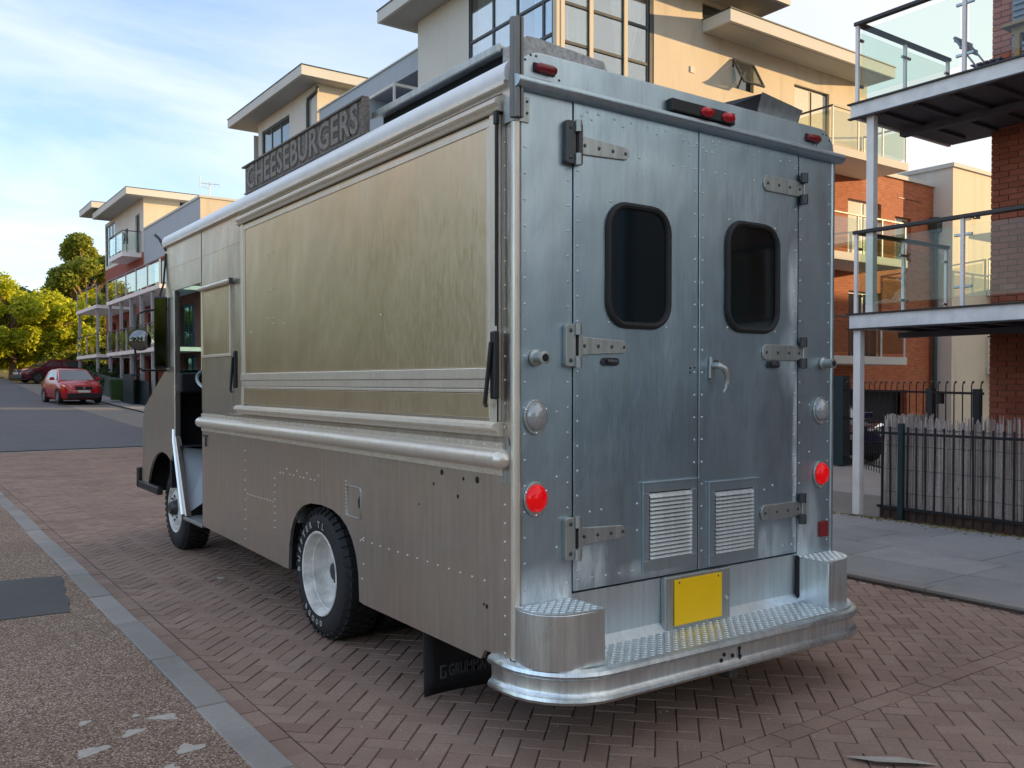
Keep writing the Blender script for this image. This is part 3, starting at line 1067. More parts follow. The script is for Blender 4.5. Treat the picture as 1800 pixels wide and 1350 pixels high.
# rear face
mb = MB()
mb.box(0.036, 0.322, 0.0, 0.03, 0.42, 2.94)
mb.build('rear_panel', M['alu_rear'], T)
mb = MB()
mb.box(1.972, W - 0.036, 0.0, 0.03, 0.42, 2.94)
mb.build('rear_panel', M['alu_rear'], T)
MB().box(0.322, 1.972, 0.004, 0.03, 0.40, 0.675).build('kick_panel', M['alu_pale'], T)
MB().box(0.31, 1.98, 0.031, 0.05, 0.66, 2.95).build('door_frame', M['void'], T)
for xs in (0.0, W - 0.036):
    MB().box(xs - (0.004 if xs == 0 else 0), xs + 0.036 + (0.004 if xs else 0), -0.004, 0.036, 0.418, 2.945).build('corner_trim', M['alu_trim'] if xs == 0 else M['alu_rear'], T, bevel=0.014)
doors = []
for (xa, xb) in ((0.331, 1.152), (1.160, 1.962)):
    d = MB().box(xa, xb, -0.003, 0.028, 0.686, 2.935).build('rear_door', M['alu_door'], T, bevel=0.003)
    doors.append(d)
wins = ((0.525, 0.942, 1.912, 2.505), (1.356, 1.784, 1.918, 2.505))
for d, (x0, x1, z0, z1) in zip(doors, wins):
    path = [(x, -0.010, z) for x, z in rrect(x0 + 0.012, x1 - 0.012, z0 + 0.012, z1 - 0.012, 0.11)]
    s = MB().tube(path, 0.017, 8, closed=True).build('window_seal', M['rubber'], d, smooth=True)
    MB().prism(rrect(x0 + 0.02, x1 - 0.02, z0 + 0.02, z1 - 0.02, 0.10), 'y', -0.009, -0.004).build('window_glass', M['dark_glass'], d)

# louvred vents
for (x0, x1, z0, z1) in ((0.757, 1.139, 0.722, 1.155), (1.228, 1.617, 0.697, 1.128)):
    f = MB()
    f.box(x0, x1, -0.016, -0.003, z0, z0 + 0.055)
    f.box(x0, x1, -0.016, -0.003, z1 - 0.045, z1)
    f.box(x0, x0 + 0.042, -0.016, -0.003, z0 + 0.055, z1 - 0.045)
    f.box(x1 - 0.042, x1, -0.016, -0.003, z0 + 0.055, z1 - 0.045)
    f.box(x0 - 0.004, x1 + 0.012, -0.022, -0.003, z1, z1 + 0.008)
    vent = f.build('louvre_vent', M['alu_rear'], T, bevel=0.002)
    MB().box(x0 + 0.042, x1 - 0.042, -0.0065, -0.004, z0 + 0.055, z1 - 0.045).build('vent_back', M['void'], vent)
    n = 16
    zz0, zz1 = z0 + 0.06, z1 - 0.052
    st_ = (zz1 - zz0) / n
    first = None
    for k in range(n):
        zc = zz0 + st_ * (k + 0.5)
        c = Vector(((x0 + x1) / 2, -0.015, zc))
        if first is None:
            first = MB().obox(c, (1, 0, 0), Vector((0, -0.62, -0.78)), Vector((0, -0.78, 0.62)), (x1 - x0) / 2 - 0.044, 0.0135, 0.0013).build('louvre_slat', M['alu_pale'], vent)
        else:
            o = first.copy()
            col.objects.link(o)
            o.location = c - wloc(vent)

# hinges
def hinge(xk, zc, xend, flip, dark=False):
    """knuckle at xk, strap to xend"""
    s = -1 if flip else 1
    mt = M['steel']
    mb = MB()
    if not flip:
        mb.prism(rrect(xk - 0.062, xk - 0.004, zc - 0.098, zc + 0.098, 0.014, 3), 'y', -0.030, 0.0)
        mb.prism(rrect(xk + 0.012, xk + 0.040, zc - 0.095, zc + 0.095, 0.010, 3), 'y', -0.026, -0.003)
        leaf = mb.build('hinge', M['dark_steel'] if dark else mt, T, bevel=0.004)
        kn = MB()
        for dz in (-0.075, 0.075):
            kn.lathe([(0.017, -0.026), (0.017, 0.026)], (xk + 0.004, -0.034, zc + dz), 'z', 10)
        kn.build('hinge_knuckle', mt, leaf, smooth=True, kind='stuff')
        MB().box(xk - 0.003, xk + 0.011, -0.031, -0.004, zc - 0.045, zc + 0.045).build('hinge_slot', M['void'], leaf)
    else:
        mb.prism(rrect(xk + 0.006, xk + 0.040, zc - 0.075, zc + 0.085, 0.012, 3), 'y', -0.022, 0.0)
        leaf = mb.build('hinge', mt, T, bevel=0.004)
        kn = MB()
        for dz in (-0.058, 0.062):
            kn.lathe([(0, -0.030), (0.022, -0.026), (0.022, 0.026), (0, 0.030)], (xk - 0.005, -0.030, zc + dz), 'z', 10)
        kn.build('hinge_knuckle', M['dark_steel'], leaf, smooth=True, kind='stuff')
    a, b = (xk + 0.03, xend) if not flip else (xend, xk + 0.004)
    zt = zc
    h0, h1 = 0.043, 0.030
    pts = []
    if not flip:
        pts = [(a, zt - h0), (b - 0.03, zt - h1)] + [(b - 0.03 + 0.03 * math.cos(q), zt + h1 * math.sin(q)) for q in [R(-60), R(-20), R(20), R(60)]] + [(b - 0.03, zt + h1), (a, zt + h0)]
    else:
        pts = [(b, zt - h0), (b, zt + h0), (a + 0.035, zt + h0)] + [(a + 0.035 - 0.035 * math.sin(q), zt + h0 * math.cos(q)) for q in [R(30), R(60), R(90), R(120), R(150)]] + [(a + 0.035, zt - h0)]
    sp = MB().prism(pts, 'y', -0.013, -0.003).build('hinge_strap', mt, leaf, bevel=0.003)
    bl = MB()
    for t in (0.10, 0.38, 0.66, 0.92):
        bl.dome((a + (b - a) * t, -0.013, zt), (0, -1, 0), 0.0095, 0.006, 8)
    for sx in ((-0.035,) if not flip else (0.023,)):
        for dz in (-0.068, 0.068):
            bl.dome((xk + sx, -0.030 if not flip else -0.022, zc + dz), (0, -1, 0), 0.011, 0.007, 8)
    bl.build('hinge_bolts', M['dark_steel'], leaf, smooth=True, kind='stuff')


hinge(0.327, 2.737, 0.664, False, True)
hinge(0.327, 1.818, 0.656, False)
hinge(0.327, 0.936, 0.651, False)
hinge(1.985, 2.735, 1.652, True)
hinge(1.985, 1.814, 1.648, True)
hinge(1.985, 0.934, 1.642, True)
for x in (0.548, 1.742):                                       # little catches under the middle hinges
    mb = MB()
    mb.prism(rrect(x - 0.055, x + 0.055, 1.728, 1.766, 0.018, 4), 'y', -0.012, -0.003)
    mb.tube([(x - 0.03, -0.02, 1.748), (x + 0.03, -0.022, 1.745)], 0.011, 8)
    mb.dome((x, -0.012, 1.747), (0, -1, 0), 0.018, 0.018, 8)
    mb.build('door_catch', M['dark_steel'], T, smooth=True)
for x in (0.110, 2.196):                                       # rubber door stops
    k = MB().lathe([(0.036, 0.0), (0.038, -0.012), (0.026, -0.018), (0.026, -0.070), (0.030, -0.074), (0.017, -0.076)], (x, -0.002, 1.758), 'y', 16).build('door_stop', M['steel'], T, smooth=True)
    MB().lathe([(0.018, -0.0745), (0.012, -0.075), (0, -0.076)], (x, -0.004, 1.758), 'y', 12).build('stop_bore', M['void'], k)
# door handle
mb = MB()
mb.prism([(1.222, 1.668), (1.252, 1.662), (1.268, 1.72), (1.250, 1.775), (1.228, 1.782)], 'y', -0.022, -0.003)
hd = mb.build('door_handle', M['steel'], doors[1], bevel=0.006)
MB().tube([(1.245, -0.02, 1.735), (1.247, -0.065, 1.735), (1.266, -0.078, 1.722), (1.286, -0.080, 1.690), (1.290, -0.079, 1.650), (1.276, -0.078, 1.612), (1.262, -0.077, 1.596)], [0.018, 0.018, 0.018, 0.016, 0.014, 0.010, 0.005], 10).build('lever', M['steel'], hd, smooth=True)
MB().lathe([(0.016, 0), (0.016, -0.008), (0.004, -0.010)], (1.262, -0.021, 1.752), 'y', 12).build('keyhole', M['dark_steel'], hd)
mb = MB()
for p in ((1.128, 1.70), (1.128, 1.725), (1.096, 1.70), (1.096, 1.722)):
    mb.dome((p[0], -0.0025, p[1]), (0, -1, 0), 0.007, 0.003, 8)
mb.build('screw_holes', M['void'], doors[0], kind='stuff')

# lamps on the rear panels
def shield(cx, cz, rx, rz):
    out = []
    for k in range(24):
        a = 2 * math.pi * k / 24
        z = math.sin(a)
        f = 1.0 if z > -0.3 else 1.0 + 0.13 * (abs(z) - 0.3)
        out.append((cx + rx * math.cos(a), cz + rz * z * f))
    return out


for (x, z, lit) in ((0.110, 1.132, True), (2.176, 1.120, True), (0.110, 1.498, False), (2.172, 1.490, False)):
    bz = MB().prism(shield(x, z, 0.066, 0.076), 'y', -0.012, 0.0).build('tail_lamp' if lit else 'clear_lamp', M['steel'], T, bevel=0.004)
    MB().lathe([(0.054, -0.010), (0.053, -0.022), (0.046, -0.034), (0.032, -0.043), (0.015, -0.047), (0.0, -0.048)], (x, 0, z + 0.002), 'y', 24, (1, 1.16)).build('lamp_lens', M['lamp_red'] if lit else M['lens_clear'], bz, smooth=True)
    b_ = MB()
    for a in (25, 155, 270):
        b_.dome((x + 0.062 * math.cos(R(a)), -0.012, z + 0.074 * math.sin(R(a))), (0, -1, 0), 0.006)
    b_.build('lamp_screws', M['chrome'], bz, kind='stuff')
MB().box(2.165, 2.243, -0.018, 0.0, 0.752, 0.842).build('rear_reflector', M['red_lens'], T, bevel=0.006)
for x in (0.160, 2.084):
    ml = MB().box(x - 0.062, x + 0.058, -0.010, -0.002, 3.018, 3.062).build('marker_lamp', M['black'], T, bevel=0.005)
    MB().lathe([(0, -0.058), (0.016, -0.054), (0.021, -0.035), (0.022, 0.035), (0.016, 0.054), (0, 0.058)], (x, -0.014, 3.040), 'x', 12).build('marker_lens', M['red_lens'], ml, smooth=True)
bar = MB().box(0.924, 1.388, -0.040, -0.002, 2.990, 3.052).build('brake_light_bar', M['black'], T, bevel=0.006)
for x in (1.172, 1.330):
    MB().lathe([(0.046, -0.038), (0.043, -0.054), (0.028, -0.066), (0, -0.071)], (x, 0, 3.020), 'y', 16, (1, 0.56)).build('brake_lens', M['brake_red'], bar, smooth=True)

# number plate
fr = MB()
fr.box(0.895, 1.375, -0.030, 0.003, 0.408, 0.680)
pl = fr.build('number_plate_frame', M['steel'], T, bevel=0.006)
MB().box(0.955, 1.300, -0.040, -0.031, 0.432, 0.662).build('number_plate', M['plate_yellow'], pl, bevel=0.003)
sc_ = MB()
for q in ((0.985, 0.648), (1.270, 0.648)):
    sc_.dome((q[0], -0.040, q[1]), (0, -1, 0), 0.006, 0.003, 8)
sc_.build('plate_screws', M['dark_steel'], pl, kind='stuff')
MB().dome((1.340, -0.030, 0.520), (0, -1, 0), 0.016, 0.02, 10).build('plate_lamp', M['lens_clear'], pl, smooth=True)

# bumper: ribbed band wrapped round the corners, tread plate ledge and corner pods
def bumper_path(front, side, rad, y_end, n=7):
    pts = [(side, y_end)]
    for k in range(n + 1):
        a = math.pi + (math.pi / 2) * k / n
        pts.append((side + rad + rad * math.cos(a), front + rad + rad * math.sin(a)))
    m = [(W - p[0], p[1]) for p in pts[::-1]]
    return pts + m


prof_b = [(0.030, 0.425), (0.0, 0.430), (-0.020, 0.420), (-0.026, 0.405), (-0.020, 0.390), (-0.002, 0.380), (0.0, 0.330), (-0.004, 0.318), (-0.020, 0.308), (-0.024, 0.294), (-0.016, 0.280), (0.004, 0.274), (0.030, 0.278)]
base_p = bumper_path(-0.280, -0.010, 0.32, 0.165)
mb = MB()
vs, fs = [], []
npth = len(base_p)
for i, p in enumerate(base_p):
    a = Vector((*base_p[max(i - 1, 0)], 0))
    b = Vector((*base_p[min(i + 1, npth - 1)], 0))
    t = (b - a).normalized()
    inw = Vector((-t.y, t.x, 0))
    dz = -0.010 - 0.022 * max(0.0, min(1.0, p[0] / W))
    for (o_, z) in prof_b:
        q = Vector((p[0], p[1], z + dz)) + inw * o_
        vs.append(q)
k = len(prof_b)
for i in range(npth - 1):
    for j in range(k - 1):
        fs.append((i * k + j, i * k + j + 1, (i + 1) * k + j + 1, (i + 1) * k + j))
mb.add(vs, fs)
bump_o = mb.build('rear_bumper', M['alu_bump'], T, smooth=True)
m_ = bump_o.modifiers.new('thickness', 'SOLIDIFY')
m_.thickness = 0.006
mb = MB()
mb.prism([(0.006, 0.04)] + [(p[0] + 0.008 * (1 if p[0] < 1 else -1), p[1] + 0.006) for p in base_p[1:-1]] + [(W - 0.006, 0.04)], 'z', 0.395, 0.412)
ledge = mb.build('step_ledge', M['alu_pale'], T)
lz = MB()


def lozenge(x, y, z, ang, a=0.0125, b=0.0042, h=0.0024):
    ca, sa = math.cos(ang), math.sin(ang)
    q = [(a, 0), (0, b), (-a, 0), (0, -b)]
    vs = [(x + p * ca - r_ * sa, y + p * sa + r_ * ca, z) for p, r_ in q] + [(x + (p * ca - r_ * sa) * 0.6, y + (p * sa + r_ * ca) * 0.6, z + h) for p, r_ in q]
    lz.add(vs, [(0, 1, 5, 4), (1, 2, 6, 5), (2, 3, 7, 6), (3, 0, 4, 7), (4, 5, 6, 7)])


for i in range(66):
    for j in range(12):
        x, y = 0.325 + i * 0.0253, -0.264 + j * 0.0253
        if y < -0.05 + 0.05:
            lozenge(x, y, 0.4125, R(45) if (i + j) % 2 else R(-45))
lz.build('tread_pattern', M['alu_bump'], ledge, kind='stuff')
lz = MB()
for i in range(66):
    for j in range(3):
        x, z = 0.325 + i * 0.0253, 0.425 + j * 0.02
lip = MB().prism([(0.004, 0.412), (-0.030, 0.412), (0.004, 0.452)], 'x', 0.322, 1.972).build('ledge_upstand', M['alu_pale'], T)


def pod(xa, xb, left):
    """quarter-round corner box with a tread plate lid"""
    pts = []
    yb_ = -0.235 if left else -0.205
    rad = 0.17 if left else 0.20
    if left:
        c = (xa + rad - 0.012, yb_ + rad)
        for kk in range(8):
            a = math.pi + (math.pi / 2) * kk / 7
            pts.append((c[0] + rad * math.cos(a), c[1] + rad * math.sin(a)))
        pts = [(xa - 0.012, -0.003)] + pts + [(xb, yb_ - 0.008), (xb, -0.003)]
    else:
        c = (xb - rad, yb_ + rad)
        for kk in range(8):
            a = 1.5 * math.pi + (math.pi / 2) * kk / 7
            pts.append((c[0] + rad * math.cos(a), c[1] + rad * math.sin(a)))
        pts = [(xa, -0.003), (xa, yb_ - 0.008)] + pts + [(xb, -0.003)]
    p = MB().prism(pts, 'z', 0.412, 0.656).build('bumper_pod', M['alu_bump'], T, smooth=True, bevel=0.004)
    lid = MB().prism(pts, 'z', 0.6565, 0.662).build('pod_lid', M['alu_pale'], p)
    global lz
    lz = MB()
    for i in range(16):
        for j in range(10):
            x, y = xa + 0.01 + i * 0.0225, -0.015 - j * 0.0225
            ok = xa + 0.005 < x < xb - 0.008 and y > yb_ + 0.012
            cx_, cy_ = c
            if left and x < cx_ and y < cy_ and (x - cx_) ** 2 + (y - cy_) ** 2 > (rad - 0.014) ** 2:
                ok = False
            if not left and x > cx_ and y < cy_ and (x - cx_) ** 2 + (y - cy_) ** 2 > (rad - 0.014) ** 2:
                ok = False
            if ok:
                lozenge(x, y, 0.662, R(45) if (i + j) % 2 else R(-45))
    lz.build('tread_pattern', M['alu_bump'], p, kind='stuff')


pod(0.012, 0.315, True)
pod(1.965, 2.286, False)
MB().box(1.957, 1.963, -0.02, 0.0, 0.43, 0.668).build('pod_gap', M['void'], T)
mb = MB()
for (x, z) in ((1.02, 0.335), (1.04, 0.36), (1.15, 0.372), (1.155, 0.33), (1.10, 0.345)):
    mb.dome((x, -0.284, z - 0.022), (0, -1, 0), 0.011, 0.004, 8)
mb.box(1.146, 1.152, -0.287, -0.281, 0.28, 0.355)
mb.build('tow_holes', M['void'], bump_o, kind='stuff')
MB().box(1.10, 1.16, -0.27, -0.10, 0.20, 0.29).build('tow_hitch', M['dark_steel'], T, bevel=0.01)

# serving hatch
h = MB()
h.box(-0.012, 0.004, 0.172, 3.522, 1.718, 2.846)
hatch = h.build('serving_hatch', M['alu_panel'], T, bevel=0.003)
t = MB()
t.box(-0.034, 0.004, 0.150, 3.545, 1.665, 1.716)
t.box(-0.026, 0.004, 0.150, 3.545, 1.622, 1.664)
t.build('hatch_rail', M['alu_trim'], hatch, bevel=0.004)
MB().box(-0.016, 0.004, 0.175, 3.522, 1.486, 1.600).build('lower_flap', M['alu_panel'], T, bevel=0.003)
t = MB()
t.box(-0.020, 0.004, 0.108, 0.171, 1.475, 2.85)
t.box(-0.020, 0.004, 3.523, 3.575, 1.475, 2.85)
t.box(-0.022, 0.004, 0.172, 3.522, 1.602, 1.620)
t.build('hatch_jamb', M['alu_trim'], T, bevel=0.004)
t = MB()
t.prism([(0.004, 2.928), (-0.030, 2.912), (-0.046, 2.896), (-0.046, 2.884), (-0.030, 2.880), (-0.024, 2.866), (-0.034, 2.858), (-0.030, 2.850), (0.004, 2.850)], 'y', 0.085, 3.62)
t.build('hatch_hood', M['alu_trim'], T)
t = MB()
t.box(-0.0165, -0.012, 0.175, 3.520, 2.800, 2.832)
t.box(-0.0165, -0.012, 0.175, 0.198, 1.72, 2.799)
t.box(-0.0165, -0.012, 3.490, 3.520, 1.72, 2.799)
t.build('hatch_edging', M['alu_trim'], hatch, bevel=0.0015)
t = MB()
for z_ in (2.846, 2.866, 2.930):
    t.box(-0.0125 if z_ < 2.9 else -0.002, 0.003, 0.10, 3.62, z_ - 0.003, z_ + 0.003)
t.box(-0.0215, -0.012, 0.1065, 0.1075, 1.47, 2.85)
t.build('hood_gap_lines', M['black'], hatch)  # black strips drawn along the gaps between the hood mouldings
t = MB()
t.prism([(0.004, 1.474), (-0.030, 1.474), (-0.052, 1.462), (-0.056, 1.446), (-0.046, 1.436), (-0.030, 1.432), (-0.026, 1.410), (0.004, 1.406)], 'y', 0.095, 3.645)
t.build('hatch_sill', M['alu_trim'], T)
MB().box(-0.010, 0.004, 0.060, 4.0, 1.318, 1.400).build('sill_strip', M['alu_side'], T)
for (ya, za, zb) in ((0.112, 1.878, 1.575), (3.66, 1.895, 1.605)):
    s = MB().box(-0.050, -0.021, ya - 0.030, ya + 0.012, zb, za).build('hatch_strut', M['black'], T, bevel=0.008)
    MB().tube([(-0.056, ya - 0.01, za - 0.05), (-0.062, ya + 0.03, zb - 0.02), (-0.045, ya + 0.045, zb - 0.03)], 0.010, 8).build('strut_rod', M['black'], s, smooth=True)
MB().tube([(-0.030, 0.098, 2.83), (-0.032, 0.096, 1.90)], 0.007, 6).build('strut_cable', M['black'], T)
lk = MB()
lk.box(-0.040, -0.021, 0.085, 0.110, 2.79, 2.85)
lk.build('hatch_latch', M['black'], T, bevel=0.004)

# belt rail
prof_r = [(0.0, 1.232), (-0.014, 1.234), (-0.014, 1.262)] + [(-0.014 - 0.052 * math.sin(a), 1.307 - 0.045 * math.cos(a)) for a in [math.pi * k / 10 for k in range(1, 10)]] + [(-0.014, 1.352), (-0.014, 1.380), (0.0, 1.382)]
mb = MB()
mb.prism(prof_r, 'y', 0.075, 4.635)
br = mb.build('belt_rail', M['alu_trim'], T, smooth=True)
MB().lathe([(0.046, 0), (0.040, -0.028), (0.022, -0.044), (0, -0.050)], (-0.018, 0.078, 1.307), 'y', 16, (1.05, 1)).build('rail_end', M['alu_trim'], br, smooth=True)
MB().prism([(0.03, 1.20), (0.10, 1.20), (0.10, 1.40), (0.05, 1.40), (0.03, 1.36)], 'x', -0.006, 0.0).build('rail_flange', M['steel'], br)
rivets([(-0.014, 0.12 + 0.105 * k, z) for k in range(43) for z in (1.245, 1.368)], (-1, 0, 0), 0.0068)

# access panel ahead of the hatch
t = MB()
ya, yb, za, zb = 3.88, 4.60, 1.880, 2.425
t.box(-0.006, 0.004, ya, yb, za, zb)
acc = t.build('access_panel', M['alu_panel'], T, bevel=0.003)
t = MB()
for (a, b, c, d) in ((ya - 0.022, yb + 0.022, za - 0.022, za), (ya - 0.022, ya, za, zb), (yb, yb + 0.022, za, zb)):
    t.box(-0.012, 0.004, a, b, c, d)
t.build('panel_frame', M['alu_trim'], acc, bevel=0.003)
MB().tube([(-0.022, 3.80, 2.448), (-0.022, 4.64, 2.448)], 0.020, 10).build('panel_hinge', M['alu_trim'], acc, smooth=True)
MB().box(-0.035, -0.005, 3.79, 3.83, 2.425, 2.47).build('hinge_stop', M['dark_steel'], acc)
MB().box(-0.004, 0.003, 3.82, 4.64, 1.41, 1.85).build('patch_panel', M['alu_side'], T)
# filler flap
t = MB()
path = [(-0.001, y_, z_) for y_, z_ in rrect(1.535, 1.718, 0.855, 1.035, 0.02, 3)]
t.tube(path, 0.0045, 6, closed=True)
ff = t.build('filler_flap', M['steel'], T, smooth=True)
MB().prism([(1.540, 0.925), (1.556, 0.915), (1.566, 0.955), (1.552, 0.985)], 'x', -0.004, 0.001).build('flap_hole', M['void'], ff)
mb = MB()
for (y_, z_, r_) in ((0.62, 1.205, 0.016), (0.42, 1.19, 0.010), (0.30, 1.195, 0.018), (0.70, 1.14, 0.009), (0.47, 1.10, 0.011), (0.22, 0.62, 0.012), (0.245, 0.625, 0.008), (0.85, 1.02, 0.006)):
    mb.dome((-0.0005, y_, z_), (-1, 0, 0), r_, 0.002, 7)
mb.build('stray_holes', M['void'], T, kind='stuff')
t = MB()
t.box(-0.010, 0, 4.50, 4.60, 1.185, 1.200)
t.box(-0.010, 0, 4.535, 4.550, 1.10, 1.185)
t.build('side_latch', M['dark_steel'], T)

# rivet rows on the left side
pts = [(0.0, 0.075, 0.44 + 0.083 * k) for k in range(9)]
pts += [(0.0, 0.075, 1.45 + 0.105 * k) for k in range(13)]
pts += [(0.0, 0.24 + 0.105 * k, 0.735) for k in range(13)]
pts += [(0.0, 1.50 + 0.02 * k, 0.75 - 0.01 * k) for k in range(3)]
pts += [(0.0, 3.55, 0.45 + 0.075 * k) for k in range(10)]
pts += [(0.0, 2.92, 0.62 + 0.05 * k) for k in range(8)]
pts += [(0.0, 2.95 + 0.06 * k, 0.80) for k in range(10)]
pts += [(0.0, 4.62, 0.45 + 0.10 * k) for k in range(8)]
pts += [(0.0, 1.50, 0.60), (0.0, 1.52, 0.51)]
for k in range(12):
    pts.append((0.0, 2.15 + 0.06 * k, 1.02 + (0.035 if k % 3 == 0 else 0.0)))
for k in range(10):
    pts.append((0.0, 1.735, 0.86 + 0.022 * k))
rivets(pts, (-1, 0, 0), 0.0062)
pts = [(0.004, 3.68 + 0.062 * k, 2.735) for k in range(16)] + [(0.002, 4.72 + 0.062 * k, 2.735) for k in range(18)]
pts += [(0.004, 0.15 + 0.285 * k, 2.945) for k in range(16)]
pts += [(0.004, 3.63, 1.5 + 0.10 * k) for k in range(14)]
pts += [(0.004, 4.63, 1.45 + 0.14 * k) for k in range(10)]
rivets(pts, (-1, 0, 0), 0.0060)
pts = []
for q in ((3.0, 2.56), (3.0, 2.30), (3.0, 2.10), (2.90, 2.56), (2.90, 2.31), (2.90, 2.10), (2.90, 2.06), (2.7, 2.05), (1.25, 2.02), (3.35, 2.02)):
    pts.append((-0.012, q[0], q[1]))
rivets(pts, (-1, 0, 0), 0.007)

# rivets of the rear
pts = []
for k in range(21):
    z = 0.50 + 0.115 * k
    pts += [(0.055, 0.0, z), (0.298, 0.0, z), (W - 0.055, 0.0, z), (1.988, 0.0, z)]
pts += [(0.235, 0.0, 1.515), (0.235, 0.0, 1.22), (0.235, 0.0, 0.9), (2.08, 0.0, 1.52), (2.24, 0.0, 1.52), (2.08, 0, 1.25), (2.04, 0, 0.66), (0.2, 0, 0.70), (0.15, 0, 0.66)]
rivets(pts, (0, -1, 0), 0.0068, mat='alu_pale')
pts = []
for k in range(19):
    z = 0.78 + 0.115 * k
    pts += [(0.353, -0.003, z), (1.128, -0.003, z), (1.184, -0.003, z), (1.940, -0.003, z)]
RV = [(0.376, 2.874), (0.41, 2.897), (0.435, 2.867), (0.478, 2.897), (0.579, 2.893), (0.633, 2.867), (0.685, 2.894), (0.792, 2.893), (0.855, 2.869), (0.915, 2.893), (1.018, 2.894), (1.041, 2.869), (1.081, 2.863), (1.135, 2.863), (0.966, 2.734), (1.04, 2.733), (0.739, 2.736), (1.081, 2.798), (1.207, 2.892), (1.252, 2.891), (1.309, 2.896), (1.28, 2.875), (1.4, 2.898), (1.354, 2.871), (1.512, 2.894), (1.578, 2.871), (1.628, 2.898), (1.73, 2.894), (1.803, 2.872), (1.884, 2.884), (1.95, 2.867), (1.281, 2.735), (1.354, 2.737), (1.583, 2.737), (1.207, 2.835), (1.25, 2.836)]
pts += [(a, -0.003, b) for a, b in RV]
for k in range(6):
    pts += [(0.36 + 0.085 * k, -0.003, 0.735), (1.62 + 0.075 * k, -0.003, 0.735)]
pts += [(0.43, -0.003, 1.045), (0.50, -0.003, 1.05), (0.73, -0.003, 1.06), (0.73, -0.003, 0.93), (1.68, -0.003, 1.06), (1.75, -0.003, 1.08)]
for (x0, x1, z0, z1) in wins:
    pts += [(x0 + 0.03, -0.003, z1 + 0.0), (x1 - 0.02, -0.003, z1 - 0.01), (x0 + 0.02, -0.003, z0 + 0.02), (x1 - 0.02, -0.003, z0 + 0.01)]
rivets(pts, (0, -1, 0), 0.0072, mat='alu_pale')
pts = [(0.055 + 0.03 * k, -0.002, 3.02 + 0.075 * math.sin(math.pi * min(1, (k + 1) / 5))) for k in range(6)] + [(0.245, -0.002, 3.01)]
pts += [(W - 0.06 - 0.03 * k, -0.002, 3.01 + 0.075 * math.sin(math.pi * min(1, (k + 1) / 5))) for k in range(6)]
rivets(pts, (0, -1, 0), 0.0065, mat='dark_steel')
rivets([(0.02, -0.0085, 2.82), (0.062, -0.0085, 2.83), (0.062, -0.0085, 2.88)], (0, -1, 0), 0.007, mat='dark_steel')

# roof sign
MB().box(0.030, 0.056, 1.545, 3.600, 3.085, 3.292).build('sign_board', M['sign_board'], T, bevel=0.006)
sg = MB()
sg.box(0.014, 0.062, 1.535, 3.64, 3.293, 3.306)
sg.box(0.020, 0.030, 1.565, 3.60, 3.085, 3.098)
sg.box(0.016, 0.062, 1.526, 1.544, 3.085, 3.292)
sg.box(0.020, 0.030, 1.545, 1.56, 3.085, 3.292)
sg.build('sign_frame', M['sign_board'], T, bevel=0.004)
for off, mt, xx, nm in ((0.016, 'sign_dark', 0.0285, 'letter_outline'), (0.0035, 'sign_letter', 0.0265, 'lettering')):
    vs, fs = text_mesh('CHEESEBURGERS', 0.205, 0.001, off, 1.04)
    xs = [v.x for v in vs]
    wdt = max(xs) - min(xs)
    cxx = (max(xs) + min(xs)) / 2
    s = 1.96 / wdt if off > 0.01 else 1.93 / wdt
    mb = MB()
    mb.add([(xx - v.z, 2.58 - (v.x - cxx) * s, 3.193 + v.y * 1.16) for v in vs], fs)
    mb.build(nm, M[mt], T)
mb = MB()
for y_ in (1.60, 2.3, 3.0, 3.5):
    mb.box(0.034, 0.052, y_ - 0.02, y_ + 0.06, 3.05, 3.082)
mb.build('sign_feet', M['black'], T)

# propped roof vent with its dark slot
mb = MB()
mb.box(0.10, 0.80, 0.255, 1.56, 3.200, 3.216)
mb.box(0.088, 0.105, 0.255, 1.56, 3.186, 3.224)
rvent = mb.build('roof_vent', M['steel'], T, bevel=0.004)
MB().prism([(0.112, 3.09), (0.112, 3.198), (0.24, 3.285), (0.30, 3.288), (0.72, 3.262), (0.80, 3.11)], 'y', 0.235, 0.254).build('vent_end', M['galv'], rvent, bevel=0.003)
MB().box(0.16, 0.78, 0.27, 1.55, 3.08, 3.199).build('vent_throat', M['void'], rvent)
# angled cowl at the far rear roof corner
mb = MB()
mb.add([(1.775, 0.16, 3.12), (2.085, 0.16, 3.09), (2.105, 0.085, 3.215), (1.745, 0.085, 3.255), (1.745, 0.075, 3.262), (2.105, 0.075, 3.222), (2.085, 0.15, 3.085), (1.775, 0.15, 3.115)],
       [(0, 1, 2, 3), (7, 6, 5, 4), (3, 2, 5, 4), (0, 1, 6, 7), (0, 3, 4, 7), (1, 2, 5, 6)])
cowl = mb.build('exhaust_cowl', M['steel'], T)
mb = MB()
mb.add([(1.745, 0.085, 3.255), (1.775, 0.16, 3.11), (1.48, 0.30, 3.125), (1.56, 0.30, 3.205)], [(0, 1, 2, 3)])
cs = mb.build('cowl_cheek', M['black'], cowl)
cs.modifiers.new('thickness', 'SOLIDIFY').thickness = 0.006
mb = MB()
mb.add([(2.105, 0.085, 3.215), (2.085, 0.16, 3.09), (2.135, 0.22, 3.10), (2.165, 0.16, 3.165)], [(0, 1, 2, 3)])
cs = mb.build('cowl_cheek', M['black'], cowl)
cs.modifiers.new('thickness', 'SOLIDIFY').thickness = 0.006

